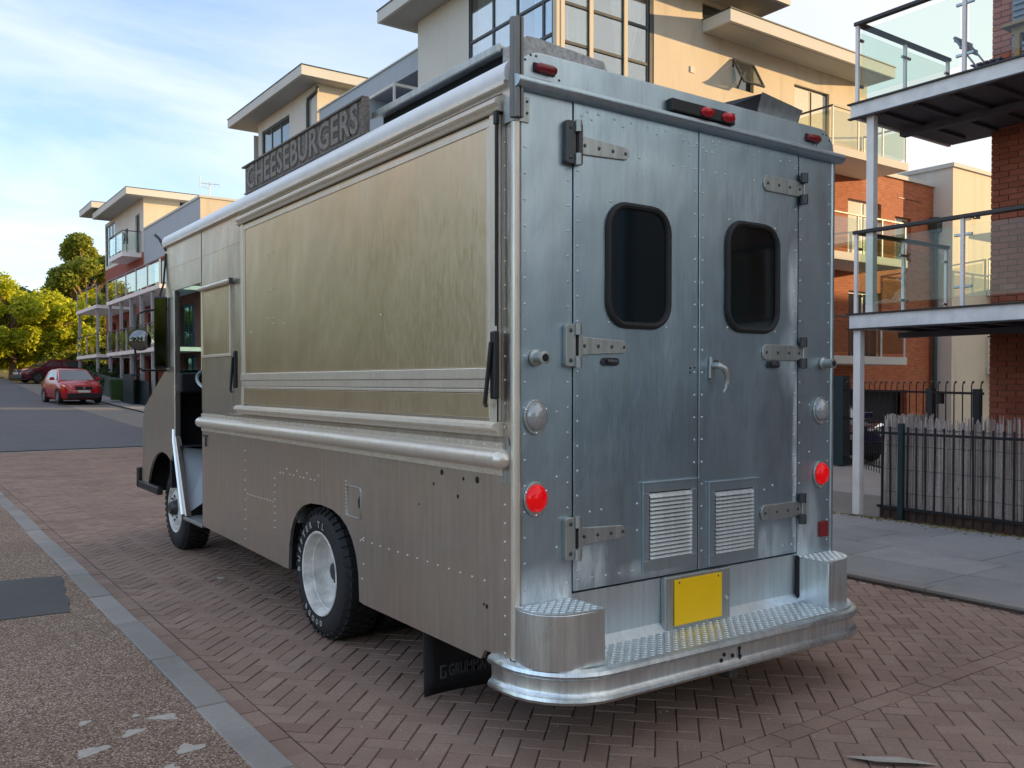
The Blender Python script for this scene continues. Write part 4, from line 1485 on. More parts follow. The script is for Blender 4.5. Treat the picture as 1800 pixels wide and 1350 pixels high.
# wheels
def wheel(x_out, yc, zc, r, wdt, rim_r, deep, side=-1):
    """one wheel, outer face at x_out, facing side*x"""
    s = side
    tw_ = wdt
    prof_t = [(rim_r, 0.012), (rim_r + 0.012, 0.0), (rim_r + 0.055, -0.008), (r - 0.055, 0.0), (r - 0.022, 0.020), (r - 0.006, 0.045), (r - 0.006, tw_ - 0.045), (r - 0.03, tw_ - 0.01), (rim_r, tw_)]
    ty = MB().lathe([(a, -s * b) for a, b in prof_t], (x_out, yc, zc), 'x', 44, caps=False).build('wheel', M['tyre'], T, smooth=True)
    tr = MB()
    nb = 40
    for k in range(nb):
        a = 2 * math.pi * k / nb
        for row, (xo, wd, sh) in enumerate(((0.050, 0.022, 0), (0.105, 0.026, 0.5), (0.165, 0.026, 0.0), (0.215, 0.020, 0.5))):
            if xo > tw_ - 0.02:
                continue
            aa = a + sh * 2 * math.pi / nb
            c = Vector((x_out - s * xo, yc + (r - 0.002) * math.cos(aa), zc + (r - 0.002) * math.sin(aa)))
            rad_ = Vector((0, math.cos(aa), math.sin(aa)))
            tan = Vector((0, -math.sin(aa), math.cos(aa)))
            tr.obox(c, Vector((1, 0, 0)), tan, rad_, wd, 0.021, 0.008)
        c = Vector((x_out - s * 0.018, yc + (r - 0.020) * math.cos(a), zc + (r - 0.020) * math.sin(a)))
        rad_ = Vector((s * 0.6, math.cos(a) * 0.8, math.sin(a) * 0.8)).normalized()
        tan = Vector((0, -math.sin(a), math.cos(a)))
        tr.obox(c, rad_.cross(tan), tan, rad_, 0.020, 0.017, 0.006)
    tr.build('tread_blocks', M['tyre'], ty, kind='stuff')
    if deep > 0:
        prof_w = [(rim_r + 0.012, -0.004), (rim_r + 0.008, -0.010), (rim_r - 0.004, -0.006), (rim_r - 0.014, 0.020), (rim_r - 0.022, 0.050), (rim_r - 0.030, 0.055), (rim_r - 0.034, deep * 0.7), (rim_r - 0.045, deep * 0.9), (rim_r - 0.07, deep), (0.10, deep - 0.004), (0.06, deep - 0.01), (0.0, deep - 0.012)]
    else:
        prof_w = [(rim_r + 0.012, -0.002), (rim_r + 0.004, -0.008), (rim_r - 0.010, 0.006), (rim_r - 0.020, 0.045), (rim_r - 0.05, 0.050), (0.17, 0.010), (0.14, -0.004), (0.11, 0.0), (0.10, 0.02), (0, 0.02)]
    rm = MB().lathe([(a, -s * b) for a, b in prof_w], (x_out, yc, zc), 'x', 36, caps=False).build('rim', M['rim_white'], ty, smooth=True)
    hb = MB()
    d0 = deep if deep > 0 else 0.01
    hb.lathe([(0.075, -s * (d0 - 0.004)), (0.070, -s * (d0 - 0.03)), (0.055, -s * (d0 - 0.065)), (0, -s * (d0 - 0.07))], (x_out, yc, zc), 'x', 20)
    for k in range(8):
        a = 2 * math.pi * k / 8
        hb.lathe([(0.012, -s * d0), (0.012, -s * (d0 - 0.022)), (0, -s * (d0 - 0.024))], (x_out, yc + 0.118 * math.cos(a), zc + 0.118 * math.sin(a)), 'x', 6)
    hb.build('hub', M['dark_steel'], ty, smooth=True)
    return ty


RW = wheel(0.035, 2.215, 0.415, 0.42, 0.26, 0.262, 0.16)
wheel(0.36, 2.215, 0.415, 0.415, 0.24, 0.25, 0.1)
wheel(W - 0.035, 2.215, 0.415, 0.42, 0.26, 0.262, 0.16, 1)
wheel(W - 0.36, 2.215, 0.415, 0.415, 0.24, 0.25, 0.1, 1)
FW = wheel(0.10, 5.93, 0.405, 0.41, 0.25, 0.235, 0.0)
wheel(W - 0.10, 5.93, 0.405, 0.41, 0.25, 0.235, 0.0, 1)
mb = MB()


def arc_text(word, a0, a1, rad, size, top=True):
    n = len(word)
    for i, ch in enumerate(word):
        if ch == ' ':
            continue
        a = R(a0 + (a1 - a0) * i / max(1, n - 1))
        vs, fs = text_mesh(ch, size, 0.0008, 0.0022)
        # seen from the left side: image right is -y, image up is +z
        rd = Vector((0, -math.cos(a), math.sin(a)))
        tg = Vector((0, -math.sin(a), -math.cos(a))) if top else Vector((0, math.sin(a), math.cos(a)))
        up_ = rd if top else -rd
        c = Vector((0.0235, 2.215, 0.415)) + rd * rad
        mb.add([c + tg * v.x + up_ * v.y + Vector((-v.z, 0, 0)) for v in vs], fs)


arc_text('BUFFTER TL', 184, 76, 0.318, 0.056)
arc_text('BGOOD', 232, 278, 0.318, 0.048, False)
mb.build('tyre_lettering', M['white_letter'], RW, kind='stuff')
# wheel arch liner, chassis, axle
mb = MB()
outl = arch(2.11, 0.575, 0.92, 0.36)
for i in range(len(outl) - 1):
    p, q = outl[i], outl[i + 1]
    mb.quad((0.024, p[0], p[1]), (0.024, q[0], q[1]), (0.75, q[0], q[1]), (0.75, p[0], p[1]))
mb.build('wheel_arch', M['void'], T)
mb = MB()
mb.add([(0.024, 6.66, 0.5), (0.7, 6.66, 0.5), (0.7, 6.6, 1.0), (0.024, 6.6, 1.0)], [(0, 1, 2, 3)])
mb.add([(0.024, 5.3, 1.05), (0.7, 5.3, 1.05), (0.7, 6.7, 1.05), (0.024, 6.7, 1.05)], [(0, 1, 2, 3)])
mb.add([(0.7, 5.3, 0.4), (0.7, 6.75, 0.4), (0.7, 6.75, 1.05), (0.7, 5.3, 1.05)], [(0, 1, 2, 3)])
mb.build('front_wheel_well', M['void'], T)
mb = MB()
mb.box(0.66, 0.76, 0.1, 6.6, 0.34, 0.52)
mb.box(W - 0.76, W - 0.66, 0.1, 6.6, 0.34, 0.52)
mb.box(0.78, W - 0.78, 0.1, 6.5, 0.45, 0.50)
mb.box(0.4, W - 0.4, 2.13, 2.30, 0.33, 0.50)
mb.box(0.3, W - 0.3, 5.86, 6.0, 0.32, 0.44)
mb.build('chassis', M['black'], T)
MB().box(0.78, W - 0.78, 0.05, 4.66, 0.53, 0.56).build('load_floor', M['void'], T)
MB().prism([(2.60, 0.70), (2.66, 0.86), (2.52, 0.86), (2.54, 0.70)], 'x', 0.03, 0.14).build('arch_bracket', M['steel'], T)
mb = MB()
mb.box(-0.03, 0.03, 6.10, 6.98, 0.52, 0.60)
mb.box(-0.03, W + 0.03, 6.90, 6.99, 0.52, 0.74)
mb.build('front_bumper', M['black'], T, bevel=0.015)
# mud flap
fl = MB()
vs = []
for i in range(9):
    for j in range(7):
        x, z = 0.03 + i * 0.074, 0.012 + j * 0.08
        vs.append((x, 0.86 + 0.012 * math.sin(i * 0.8) - 0.02 * (1 - j / 6), z))
fs = [(i * 7 + j, (i + 1) * 7 + j, (i + 1) * 7 + j + 1, i * 7 + j + 1) for i in range(8) for j in range(6)]
fl.add(vs, fs)
flap = fl.build('mud_flap', M['rubber'], T, smooth=True)
flap.modifiers.new('thickness', 'SOLIDIFY').thickness = 0.012
mb = MB()
vs, fs = text_mesh('GRUMMAN', 0.085, 0.001, 0.002, 1.08, 'LEFT')
sx = 0.265 / (max(v.x for v in vs))
mb.add([(0.155 + v.x * sx, 0.824 - v.z - 0.012, 0.135 + v.y) for v in vs], fs)
vs, fs = text_mesh('OLSON', 0.085, 0.001, 0.002, 1.08, 'LEFT')
mb.add([(0.465 + v.x * sx, 0.824 - v.z - 0.012, 0.135 + v.y) for v in vs], fs)
for (a, b, c, d) in ((0.185, 0.222, 0.100, 0.110), (0.185, 0.222, 0.160, 0.170), (0.185, 0.193, 0.110, 0.160), (0.214, 0.222, 0.110, 0.135), (0.204, 0.222, 0.130, 0.138)):
    mb.box(a - 0.08, b - 0.08, 0.812, 0.815, c, d)
mb.build('flap_lettering', M['flap_text'], flap, kind='stuff')

# mirrors at the driver's door
mr = MB()
mr.tube([(0.0, 5.80, 2.36), (-0.18, 5.84, 2.34), (-0.27, 5.80, 2.30), (-0.30, 5.78, 2.0), (-0.28, 5.80, 1.80), (-0.22, 5.82, 1.765), (0.0, 5.82, 1.765)], 0.011, 8)
mr.tube([(0.005, 5.83, 2.93), (-0.03, 5.95, 3.06), (-0.05, 6.02, 3.10)], 0.014, 8)
mr.tube([(0.0, 5.82, 2.9), (-0.02, 5.84, 2.6), (-0.05, 5.84, 2.5), (-0.05, 5.84, 1.78)], 0.010, 8)
arm = mr.build('mirror_arm', M['black'], T, smooth=True)
d_ = (CAM - Vector((-0.26, 5.75, 2.05)))
nrm = (d_.normalized() * 0.75 + Vector((-0.7, -0.25, 0.05))).normalized()
def disc(c, nrm, prof_, n=26):
    nrm = Vector(nrm).normalized()
    u_ = nrm.cross(Vector((0, 0, 1))).normalized()
    v_ = u_.cross(nrm)
    vs, fs = [], []
    for (r_, t_) in prof_:
        for k_ in range(n):
            a_ = 2 * math.pi * k_ / n
            vs.append(Vector(c) + (u_ * math.cos(a_) + v_ * math.sin(a_)) * r_ + nrm * t_)
    for i_ in range(len(prof_) - 1):
        for k_ in range(n):
            fs.append((i_ * n + k_, i_ * n + (k_ + 1) % n, (i_ + 1) * n + (k_ + 1) % n, (i_ + 1) * n + k_))
    fs.append(tuple(range((len(prof_) - 1) * n, len(prof_) * n)))
    return MB().add(vs, fs)
nrm = Vector((-0.25, -1, 0.0))
disc((-0.262, 5.74, 2.052), nrm, [(0.02, -0.05), (0.08, -0.04), (0.103, -0.008), (0.103, 0.004), (0.095, 0.006)]).build('round_mirror', M['black'], arm, smooth=True)
disc((-0.262, 5.74, 2.052), nrm, [(0.094, 0.0062), (0.06, 0.016), (0.02, 0.022)]).build('round_mirror_glass', M['mirror_dark'], arm, smooth=True)
ta = Vector((-0.42, -0.90, 0.0)).normalized()
tu = Vector((-ta.y, ta.x, 0))
MB().obox((-0.062, 5.78, 2.13), tu, ta, (0, 0, 1), 0.062, 0.022, 0.345).build('tall_mirror', M['black'], arm, bevel=0.015)
MB().obox(Vector((-0.062, 5.78, 2.13)) + ta * 0.024, tu, ta, (0, 0, 1), 0.050, 0.002, 0.325).build('tall_mirror_glass', M['mirror_dark'], arm)

# ------------------------------------------------------------------ buildings
def wall(face, plane, u0, u1, v0, v1, holes=(), depth=0.16, mb=None):
    """vertical wall sheet with real openings. face 'x': plane x=plane facing -x, u=y ; face 'y': plane y=plane facing -y, u=x"""
    mb = mb or MB()
    us = sorted({u0, u1, *[h[0] for h in holes], *[h[1] for h in holes]})
    vs = sorted({v0, v1, *[h[2] for h in holes], *[h[3] for h in holes]})
    us = [q for q in us if u0 <= q <= u1]
    vs = [q for q in vs if v0 <= q <= v1]

    def P(u, v, d=0.0):
        return (plane + d, u, v) if face == 'x' else (u, plane + d, v)
    for a, b in zip(us, us[1:]):
        for c, d in zip(vs, vs[1:]):
            mu, mv = (a + b) / 2, (c + d) / 2
            if any(h[0] < mu < h[1] and h[2] < mv < h[3] for h in holes):
                continue
            mb.quad(P(a, c), P(b, c), P(b, d), P(a, d))
    for (a, b, c, d) in holes:
        mb.quad(P(a, c), P(b, c), P(b, c, depth), P(a, c, depth))
        mb.quad(P(a, d), P(b, d), P(b, d, depth), P(a, d, depth))
        mb.quad(P(a, c), P(a, d), P(a, d, depth), P(a, c, depth))
        mb.quad(P(b, c), P(b, d), P(b, d, depth), P(b, c, depth))
    return mb


def window(face, plane, u0, u1, v0, v1, parent, nu=1, nv=1, fmat='frame_dark', pmat='pane', fw=0.05, d=0.07, us=None, vs=None, back=True):
    """frame bars with a pane set back in each light"""
    def bx(mb, a, b, c, e, d0, d1):
        if face == 'x':
            mb.box(plane + d0, plane + d1, a, b, c, e)
        else:
            mb.box(a, b, plane + d0, plane + d1, c, e)
    f = MB()
    bx(f, u0, u1, v0, v0 + fw, d, d + 0.07)
    bx(f, u0, u1, v1 - fw, v1, d, d + 0.07)
    bx(f, u0, u0 + fw, v0 + fw, v1 - fw, d, d + 0.07)
    bx(f, u1 - fw, u1, v0 + fw, v1 - fw, d, d + 0.07)
    us = us or [u0 + (u1 - u0) * k / nu for k in range(1, nu)]
    vs = vs or [v0 + (v1 - v0) * k / nv for k in range(1, nv)]
    for q in us:
        bx(f, q - fw / 2, q + fw / 2, v0 + fw, v1 - fw, d + 0.003, d + 0.067)
    for q in vs:
        bx(f, u0 + fw, u1 - fw, q - fw / 2, q + fw / 2, d - 0.004, d + 0.062)
    w = f.build('window', M[fmat], parent)
    p = MB()
    bx(p, u0 + fw * 0.5, u1 - fw * 0.5, v0 + fw * 0.5, v1 - fw * 0.5, d + 0.025, d + 0.035)
    p.build('window_pane', M[pmat], w)
    return w


def railing(path, z0, parent, h=1.0, posts=None, rail='rail_dark', postm='steel_white', gl='balc_glass', rw=0.035, pr=0.02, clamps=True, bar=False):
    """posts, glass panels and a handrail along a list of xy corners"""
    rl = MB()
    n = len(path)
    for i in range(n - 1):
        a, b = Vector((*path[i], 0)), Vector((*path[i + 1], 0))
        d = (b - a)
        L = d.length
        d.normalize()
        nrm = Vector((-d.y, d.x, 0))
        rl.obox((a + b) / 2 + Vector((0, 0, z0 + h)), d, nrm, (0, 0, 1), L / 2 + rw * (0.9 if i == 0 else 0.99), rw, 0.022)
        k = posts[i] if posts else max(1, round(L / 1.25))
        for j in range(k + 1):
            if j == k and i < n - 2:
                continue
            p = a + d * (L * j / k)
            MB().box(p.x - pr, p.x + pr, p.y - pr, p.y + pr, z0, z0 + h - 0.021).build('baluster', M[postm], parent)
            if clamps:
                for zc in (0.22, 0.80):
                    cl = MB()
                    lo = -0.10 if j > 0 else 0.0
                    hi = 0.10 if j < k else 0.0
                    cl.obox(p + d * ((lo + hi) / 2) - nrm * 0.012 + Vector((0, 0, z0 + h * zc)), d, nrm, (0, 0, 1), max(0.03, (hi - lo) / 2), 0.015, 0.016)
                    cl.build('glass_clamp', M['inox'], parent, bevel=0.006)
        for j in range(k):
            p0, p1 = a + d * (L * j / k + 0.06), a + d * (L * (j + 1) / k - 0.06)
            MB().obox((p0 + p1) / 2 + Vector((0, 0, z0 + h * 0.5)), d, nrm, (0, 0, 1), (p1 - p0).length / 2, 0.005, h * 0.40).build('glass_panel', M[gl], parent)
    rl.build('handrail', M[rail], parent, bevel=0.006)


# ---- corner block: brick below, cream render above, tower on its street corner
XF, YS_ = 9.3, 11.5
cb_ = thing('corner_apartment_block', 'cream rendered and orange brick apartment block with glazed corner tower rising behind the truck', 'apartment block', (14, 20, 0))
B = cb_
# dark inside volumes
mb = MB()
mb.box(XF + 0.30, 23.85, YS_ + 0.30, 30, -0.1, 7.55)
mb.box(XF + 0.9, 12.05, YS_ + 0.9, 17.0, 7.6, 11.1)
mb.box(12.1, 20.3, YS_ + 0.35, 22, 7.6, 9.98)
mb.box(XF + 0.5, 12.0, 17.6, 29.2, 7.6, 9.1)
mb.box(XF + 0.4, 12.5, 24.1, 29.3, 9.1, 11.2)
mb.build('interior', M['void'], B)
# south wall, brick part
holes = [(9.95, 14.6, -0.1, 1.40), (19.4, 22.55, -0.1, 1.42), (19.55, 21.15, 4.95, 6.75), (21.85, 22.70, 5.15, 6.50), (19.6, 21.2, 2.3, 4.2), (12.5, 14.5, 5.2, 6.6), (12.5, 14.5, 2.6, 4.0)]
wall('y', YS_, XF, 23.9, -0.1, 7.58, holes, 0.22).build('brick_end_wall', M['brick_x'], B)
window('y', YS_, 19.55, 21.15, 4.95, 6.75, B, 2, 1, 'frame_white', 'pane', 0.06, 0.10)
window('y', YS_, 21.85, 22.70, 5.15, 6.50, B, 1, 1, 'frame_white', 'pane', 0.06, 0.12)
window('y', YS_, 19.6, 21.2, 2.3, 4.2, B, 2, 1, 'frame_white', 'pane', 0.06, 0.10)
window('y', YS_, 12.5, 14.5, 5.2, 6.6, B, 2, 1, 'frame_white')
window('y', YS_, 12.5, 14.5, 2.6, 4.0, B, 2, 1, 'frame_white')
MB().box(20.42, 23.98, YS_ - 0.06, YS_ + 0.4, 7.585, 7.70).build('parapet_cap', M['fascia'], B)
# blinds in the lit windows
for (a, b, c, d) in ((19.65, 20.3, 5.0, 6.7), (20.42, 21.1, 5.0, 6.7), (21.9, 22.35, 5.2, 6.45)):
    MB().box(a, b, YS_ + 0.09, YS_ + 0.098, c, d).build('window_blind', M['curtain'], B)
# south wall, cream part
holes = [(14.75, 15.55, 8.86, 9.56), (17.15, 18.65, 7.62, 9.42)]
wall('y', YS_ - 0.01, 12.10, 20.4, 7.59, 10.0, holes, 0.2).build('render_end_wall', M['cream'], B)
wall('y', YS_ + 0.0, 12.10, 15.4, 10.001, 10.76, [(13.7, 14.9, 10.30, 10.68)], 0.2).build('render_end_wall', M['cream'], B)
window('y', YS_, 13.7, 14.9, 10.30, 10.68, B, 1, 1, 'frame_dark')
MB().box(12.2, 15.3, YS_ + 0.3, 15, 10.0, 10.7).build('upper_storey', M['void'], B)
window('y', YS_ - 0.01, 17.15, 18.65, 7.62, 9.42, B, 2, 1, 'frame_dark', 'pane', 0.07, 0.08)
for (a, b) in ((17.25, 17.85), (17.97, 18.58)):
    MB().box(a, b, YS_ + 0.06, YS_ + 0.068, 7.7, 9.36).build('window_blind', M['curtain'], B)
# open top-hung window with a bit of curtain
w_o = window('y', YS_ - 0.01, 14.75, 15.55, 8.86, 9.56, B, 1, 1, 'frame_dark', 'pane', 0.05, 0.10)
tilt = R(28)
c = Vector((15.15, YS_ - 0.02, 9.55))
dn = Vector((0, -math.sin(tilt), -math.cos(tilt)))
nn = Vector((0, -math.cos(tilt), math.sin(tilt)))
mb = MB()
for sx in (-0.37, 0.37):
    mb.obox(c + dn * 0.36 + Vector((sx, 0, 0)), (1, 0, 0), dn, nn, 0.025, 0.36, 0.02)
for t_ in (0.02, 0.70):
    mb.obox(c + dn * t_, (1, 0, 0), dn, nn, 0.345, 0.025, 0.019)
sash = mb.build('open_sash', M['frame_dark'], B)
MB().obox(c + dn * 0.36, (1, 0, 0), dn, nn, 0.35, 0.33, 0.004).build('sash_pane', M['pane_see'], sash)
mb = MB()
mb.add([(14.80, YS_ - 0.03, 9.45), (14.86, YS_ - 0.20, 9.2), (14.62, YS_ - 0.36, 8.92), (14.85, YS_ - 0.10, 8.90), (14.92, YS_ - 0.02, 9.0)], [(0, 1, 3, 4), (1, 2, 3)])
cu_ = mb.build('blown_curtain', M['curtain'], B)
cu_.modifiers.new('thickness', 'SOLIDIFY').thickness = 0.01
MB().box(13.28, 13.42, YS_ - 0.03, YS_ - 0.011, 8.93, 9.07).build('wall_vent', M['frame_white'], B)
# roof slabs and canopies
def slab(name, x0, x1, y0, y1, z0, z1, parent=B):
    o = MB().box(x0, x1, y0, y1, z0, z1).build(name, M['fascia'], parent)
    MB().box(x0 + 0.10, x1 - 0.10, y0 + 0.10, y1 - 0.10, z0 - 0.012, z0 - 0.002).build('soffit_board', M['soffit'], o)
    MB().box(x0 - 0.02, x1 + 0.02, y0 - 0.02, y1 + 0.02, z1 + 0.001, z1 + 0.03).build('roof_edging', M['pipe'], o)
    return o


slab('roof_slab', 8.48, 12.75, 10.6, 18.1, 11.12, 11.42)
slab('roof_slab', 12.08, 15.75, 10.55, 14.5, 10.77, 11.02)
slab('canopy', 13.70, 20.40, 10.64, YS_ - 0.012, 9.96, 10.24)
slab('roof_slab', 8.55, 13.2, 23.45, 30.75, 11.32, 11.62)
# tower glazing
tw_ = MB()
tw_.box(XF, XF + 0.13, YS_, YS_ + 0.13, 7.60, 11.12)
tw_.build('corner_pier', M['cream'], B)
wall('y', YS_, 11.98, 12.095, 7.59, 11.12, (), 0.1).build('tower_pier', M['frame_dark'], B)
MB().box(9.30, 12.09, YS_ - 0.0, YS_ + 0.2, 7.59, 7.98).build('tower_spandrel', M['cream'], B)
window('y', YS_, XF + 0.131, 11.98, 7.99, 11.10, B, fmat='frame_dark', pmat='pane_see', fw=0.06, d=0.02, us=[10.25, 11.25], vs=[8.84, 9.66])
window('x', XF, YS_ + 0.131, 14.90, 8.4, 11.10, B, fmat='frame_dark', pmat='pane_see', fw=0.06, d=0.02, us=[12.0, 12.95, 13.9], vs=[9.78, 9.0])
# timber cover strips on the sunny side
for q in (XF + 0.16, 10.25, 11.25):
    MB().box(q - 0.05, q + 0.05, YS_ - 0.012, YS_ + 0.018, 7.99, 11.10).build('mullion_cover', M['cream'], B)
# curtains
def curtain(face, plane, u0, u1, z0, z1, gather=None, seed=0):
    rr = random.Random(seed)
    mb = MB()
    n, m = 28, 10
    vs = []
    ph = rr.uniform(0, 6)
    for i in range(n + 1):
        for j in range(m + 1):
            s, t_ = i / n, j / m
            u_ = u0 + (u1 - u0) * s
            z = z0 + (z1 - z0) * t_
            if gather:
                k = abs(t_ - gather[1])
                f = min(1, 0.32 + 1.3 * k)
                u_ = gather[0] + (u_ - gather[0]) * f
            d = 0.045 * math.sin(s * 30 + ph) + 0.02 * math.sin(s * 57)
            vs.append((plane + d, u_, z) if face == 'x' else (u_, plane + d, z))
    mb.add(vs, [(i * (m + 1) + j, (i + 1) * (m + 1) + j, (i + 1) * (m + 1) + j + 1, i * (m + 1) + j + 1) for i in range(n) for j in range(m)])
    return mb.build('curtain', M['curtain'], B, smooth=True)


curtain('y', YS_ + 0.28, 9.5, 10.35, 8.0, 11.0, None, 1)
curtain('y', YS_ + 0.28, 11.05, 11.95, 8.6, 11.0, (11.35, 0.06), 2)
curtain('x', XF + 0.28, 11.8, 12.6, 8.4, 11.0, None, 3)
curtain('x', XF + 0.28, 13.2, 14.9, 8.4, 11.0, None, 4)
MB().box(XF + 0.88, XF + 0.899, YS_ + 0.9, 17, 7.6, 11.1).build('room_wall', M['room'], B)
MB().box(XF + 0.9, 12.05, YS_ + 0.88, YS_ + 0.899, 7.6, 11.1).build('room_wall', M['room'], B)
MB().box(XF + 0.05, 12.05, YS_ + 0.2, 17.3, 11.09, 11.118).build('room_ceiling', M['soffit'], B)
# west side, top storey
wall('x', XF, 14.90, 17.38, 7.59, 11.12).build('tower_wall', M['cream_pale'], B)
wall('x', XF, YS_ + 0.13, 14.90, 7.59, 8.4).build('tower_wall', M['cream_pale'], B)
wall('x', XF + 0.05, 17.38, 23.95, 9.25, 10.42, [(17.45, 20.35, 9.25, 9.90)], 0.8).build('terrace_wall', M['grey_render'], B)
MB().box(XF + 0.01, XF + 0.30, 17.39, 23.94, 10.421, 10.46).build('terrace_coping', M['fascia'], B)
MB().box(XF + 0.85, XF + 0.9, 17.4, 20.4, 9.0, 9.95).build('terrace_back', M['under_dark'], B)
wall('x', XF + 0.04, 17.38, 23.95, 7.59, 9.249).build('terrace_front', M['grey_render'], B)
mb = MB()
mb.box(8.55, 8.62, 17.3, 20.9, 9.30, 9.37)
mb.box(8.62, 9.33, 17.3, 17.37, 9.30, 9.37)
mb.box(8.62, 9.33, 20.83, 20.9, 9.42, 9.49)
mb.box(8.55, 8.60, 17.3, 17.36, 8.2, 9.30)
mb.box(8.55, 8.60, 20.84, 20.9, 8.2, 9.30)
mb.build('terrace_rail', M['frame_white'], B)
wall('x', XF, 24.0, 29.5, 7.59, 11.32, [(26.4, 29.15, 9.45, 10.92)], 0.18).build('penthouse_wall', M['cream_pale'], B)
window('x', XF, 26.4, 29.15, 9.45, 10.92, B, 3, 1, 'frame_dark', 'pane', 0.07, 0.05)
wall('y', 24.0, XF, 12.5, 9.2, 11.32).build('penthouse_end', M['cream'], B)
MB().tube([(9.26, 23.9, 11.2), (9.26, 23.9, 11.05), (9.22, 24.55, 10.95), (9.22, 24.6, 10.8), (9.22, 24.6, 8.0)], 0.055, 10).build('drainpipe', M['pipe'], B, smooth=True)
MB().box(9.285, 9.30, 24.05, 24.45, 7.6, 11.3).build('pilaster', M['fascia'], B)
# west side below: brick with windows and a balcony row
hs = []
for fl_ in (0.5, 3.0, 5.5):
    for yy in (13.0, 16.5, 20.0, 23.5, 27.0):
        hs.append((yy, yy + 1.6, fl_ + 0.3, fl_ + 1.8))
wall('x', XF, YS_, 30.0, -0.1, 7.585, hs, 0.16).build('brick_street_wall', M['brick_y'], B)
for q in hs:
    window('x', XF, q[0], q[1], q[2], q[3], B, 2, 1, 'frame_dark', 'pane', 0.06, 0.06)
wall('y', 30.0, XF, 20, -0.1, 11.0).build('north_wall', M['cream_pale'], B)
MB().box(XF, 23.9, YS_ + 0.2, 30, 7.59, 7.6).build('terrace_floor', M['soffit'], B)
# balconies on the sunny end wall
for z in (2.12, 4.72, 7.32):
    bs = MB().box(16.9, 20.25, 10.15, YS_ - 0.02, z, z + 0.20).build('balcony', M['fascia'], B)
    railing([(16.95, YS_ - 0.05), (16.95, 10.20), (20.20, 10.20), (20.20, YS_ - 0.05)], z + 0.201, bs, 0.98, [1, 3, 1], 'pipe', 'frame_white', 'balc_glass_w', 0.022, 0.018, False)
MB().box(22.0, 23.2, YS_ - 0.015, YS_ - 0.001, 7.05, 7.06).build('joint_strip', M['pipe'], B)

# ---- cream block at the far end of the yard
yb = thing('yard_apartment_block', 'pale rendered flat roofed block behind the yard, seen left of the brick column', 'apartment block', (27, 13, 0))
mb = wall('y', 10.9, 23.92, 33, -0.1, 8.1, [(26.6, 28.2, 4.6, 6.3), (26.4, 28.2, 2.2, 3.6)], 0.2)
mb.build('render_wall', M['cream'], yb)
wall('x', 23.92, 10.9, 16, -0.1, 8.1).build('side_wall', M['cream_pale'], yb)
MB().box(24.2, 33, 11.2, 16, -0.1, 8.05).build('interior', M['void'], yb)
MB().box(23.86, 33, 10.84, 16, 8.101, 8.22).build('parapet_cap', M['fascia'], yb)
window('y', 10.9, 26.6, 28.2, 4.6, 6.3, yb, 2, 1, 'frame_white', 'pane', 0.07, 0.08)
MB().box(26.5, 28.5, 10.3, 10.88, 6.32, 6.42).build('window_hood', M['fascia'], yb)
for z in (1.92, 4.35):
    bs = MB().box(25.95, 29.5, 9.7, 10.88, z, z + 0.2).build('balcony', M['fascia'], yb)
    railing([(26.0, 10.85), (26.0, 9.75), (29.4, 9.75)], z + 0.201, bs, 0.95, [1, 3], 'pipe', 'frame_white', 'balc_glass_w', 0.022, 0.018, False)
dp = MB()
dp.lathe([(0.065, -0.1), (0.065, 6.2)], (23.80, 11.36, 0), 'z', 12)
dp.box(23.62, 24.0, 11.22, 11.47, 6.2, 6.62)
dp.build('drainpipe', M['pipe'], yb, smooth=True)
ml_ = MB()
for x in (25.0, 26.6):
    ml_.obox((x, 10.84, 6.75), (1, 0, 0), (0, 1, 0), (0, 0, 1), 0.05, 0.06, 0.07)
    ml_.obox((x + 0.12, 10.80, 6.70), Vector((0.8, -0.6, 0)), Vector((0.6, 0.8, 0)), (0, 0, 1), 0.10, 0.03, 0.05)
ml_.build('flood_lamp', M['pipe'], yb)

# ---- brick block on the right with balconies over the pavement
nb = thing('brick_apartment_block', 'red brick apartment block on the right with stacked glass balconies over the pavement', 'apartment block', (9.3, 0, 0))
XB = 9.36
MB().box(XB + 0.012, 21, -6.5, 2.58, -0.1, 11.6).build('brick_core', M['mortar'], nb)
wall('x', XB, -6.5, 1.62, -0.1, 11.6).build('street_wall', M['brick_y'], nb)
wall('y', 2.592, XB + 0.3, 21, -0.1, 11.6).build('end_wall', M['brick_y'], nb)
# every brick of the visible pier
bm_cache = {}
L_, H_, D_ = 0.215, 0.065, 0.05


def brick_mesh(length, tone):
    key = (round(length, 3), tone)
    if key not in bm_cache:
        a, b, ch = length / 2, H_ / 2, 0.003
        vs, fs = [], []
        for (sa, sb, x) in ((a, b, D_), (a, b, ch), (a - ch, b - ch, 0)):
            for sy, sz in ((-1, -1), (1, -1), (1, 1), (-1, 1)):
                vs.append((x, sa * sy, sb * sz))
        for q in (0, 4):
            for k in range(4):
                fs.append((q + k, q + (k + 1) % 4, q + 4 + (k + 1) % 4, q + 4 + k))
        fs.append((8, 9, 10, 11))
        me = bpy.data.meshes.new('brick')
        me.from_pydata(vs, [], fs)
        at = me.color_attributes.new('tone', 'FLOAT_COLOR', 'CORNER')
        at.data.foreach_set('color', [tone, tone, tone, 1] * len(me.loops))
        me.materials.append(M['brick'])
        bm_cache[key] = me
    return bm_cache[key]


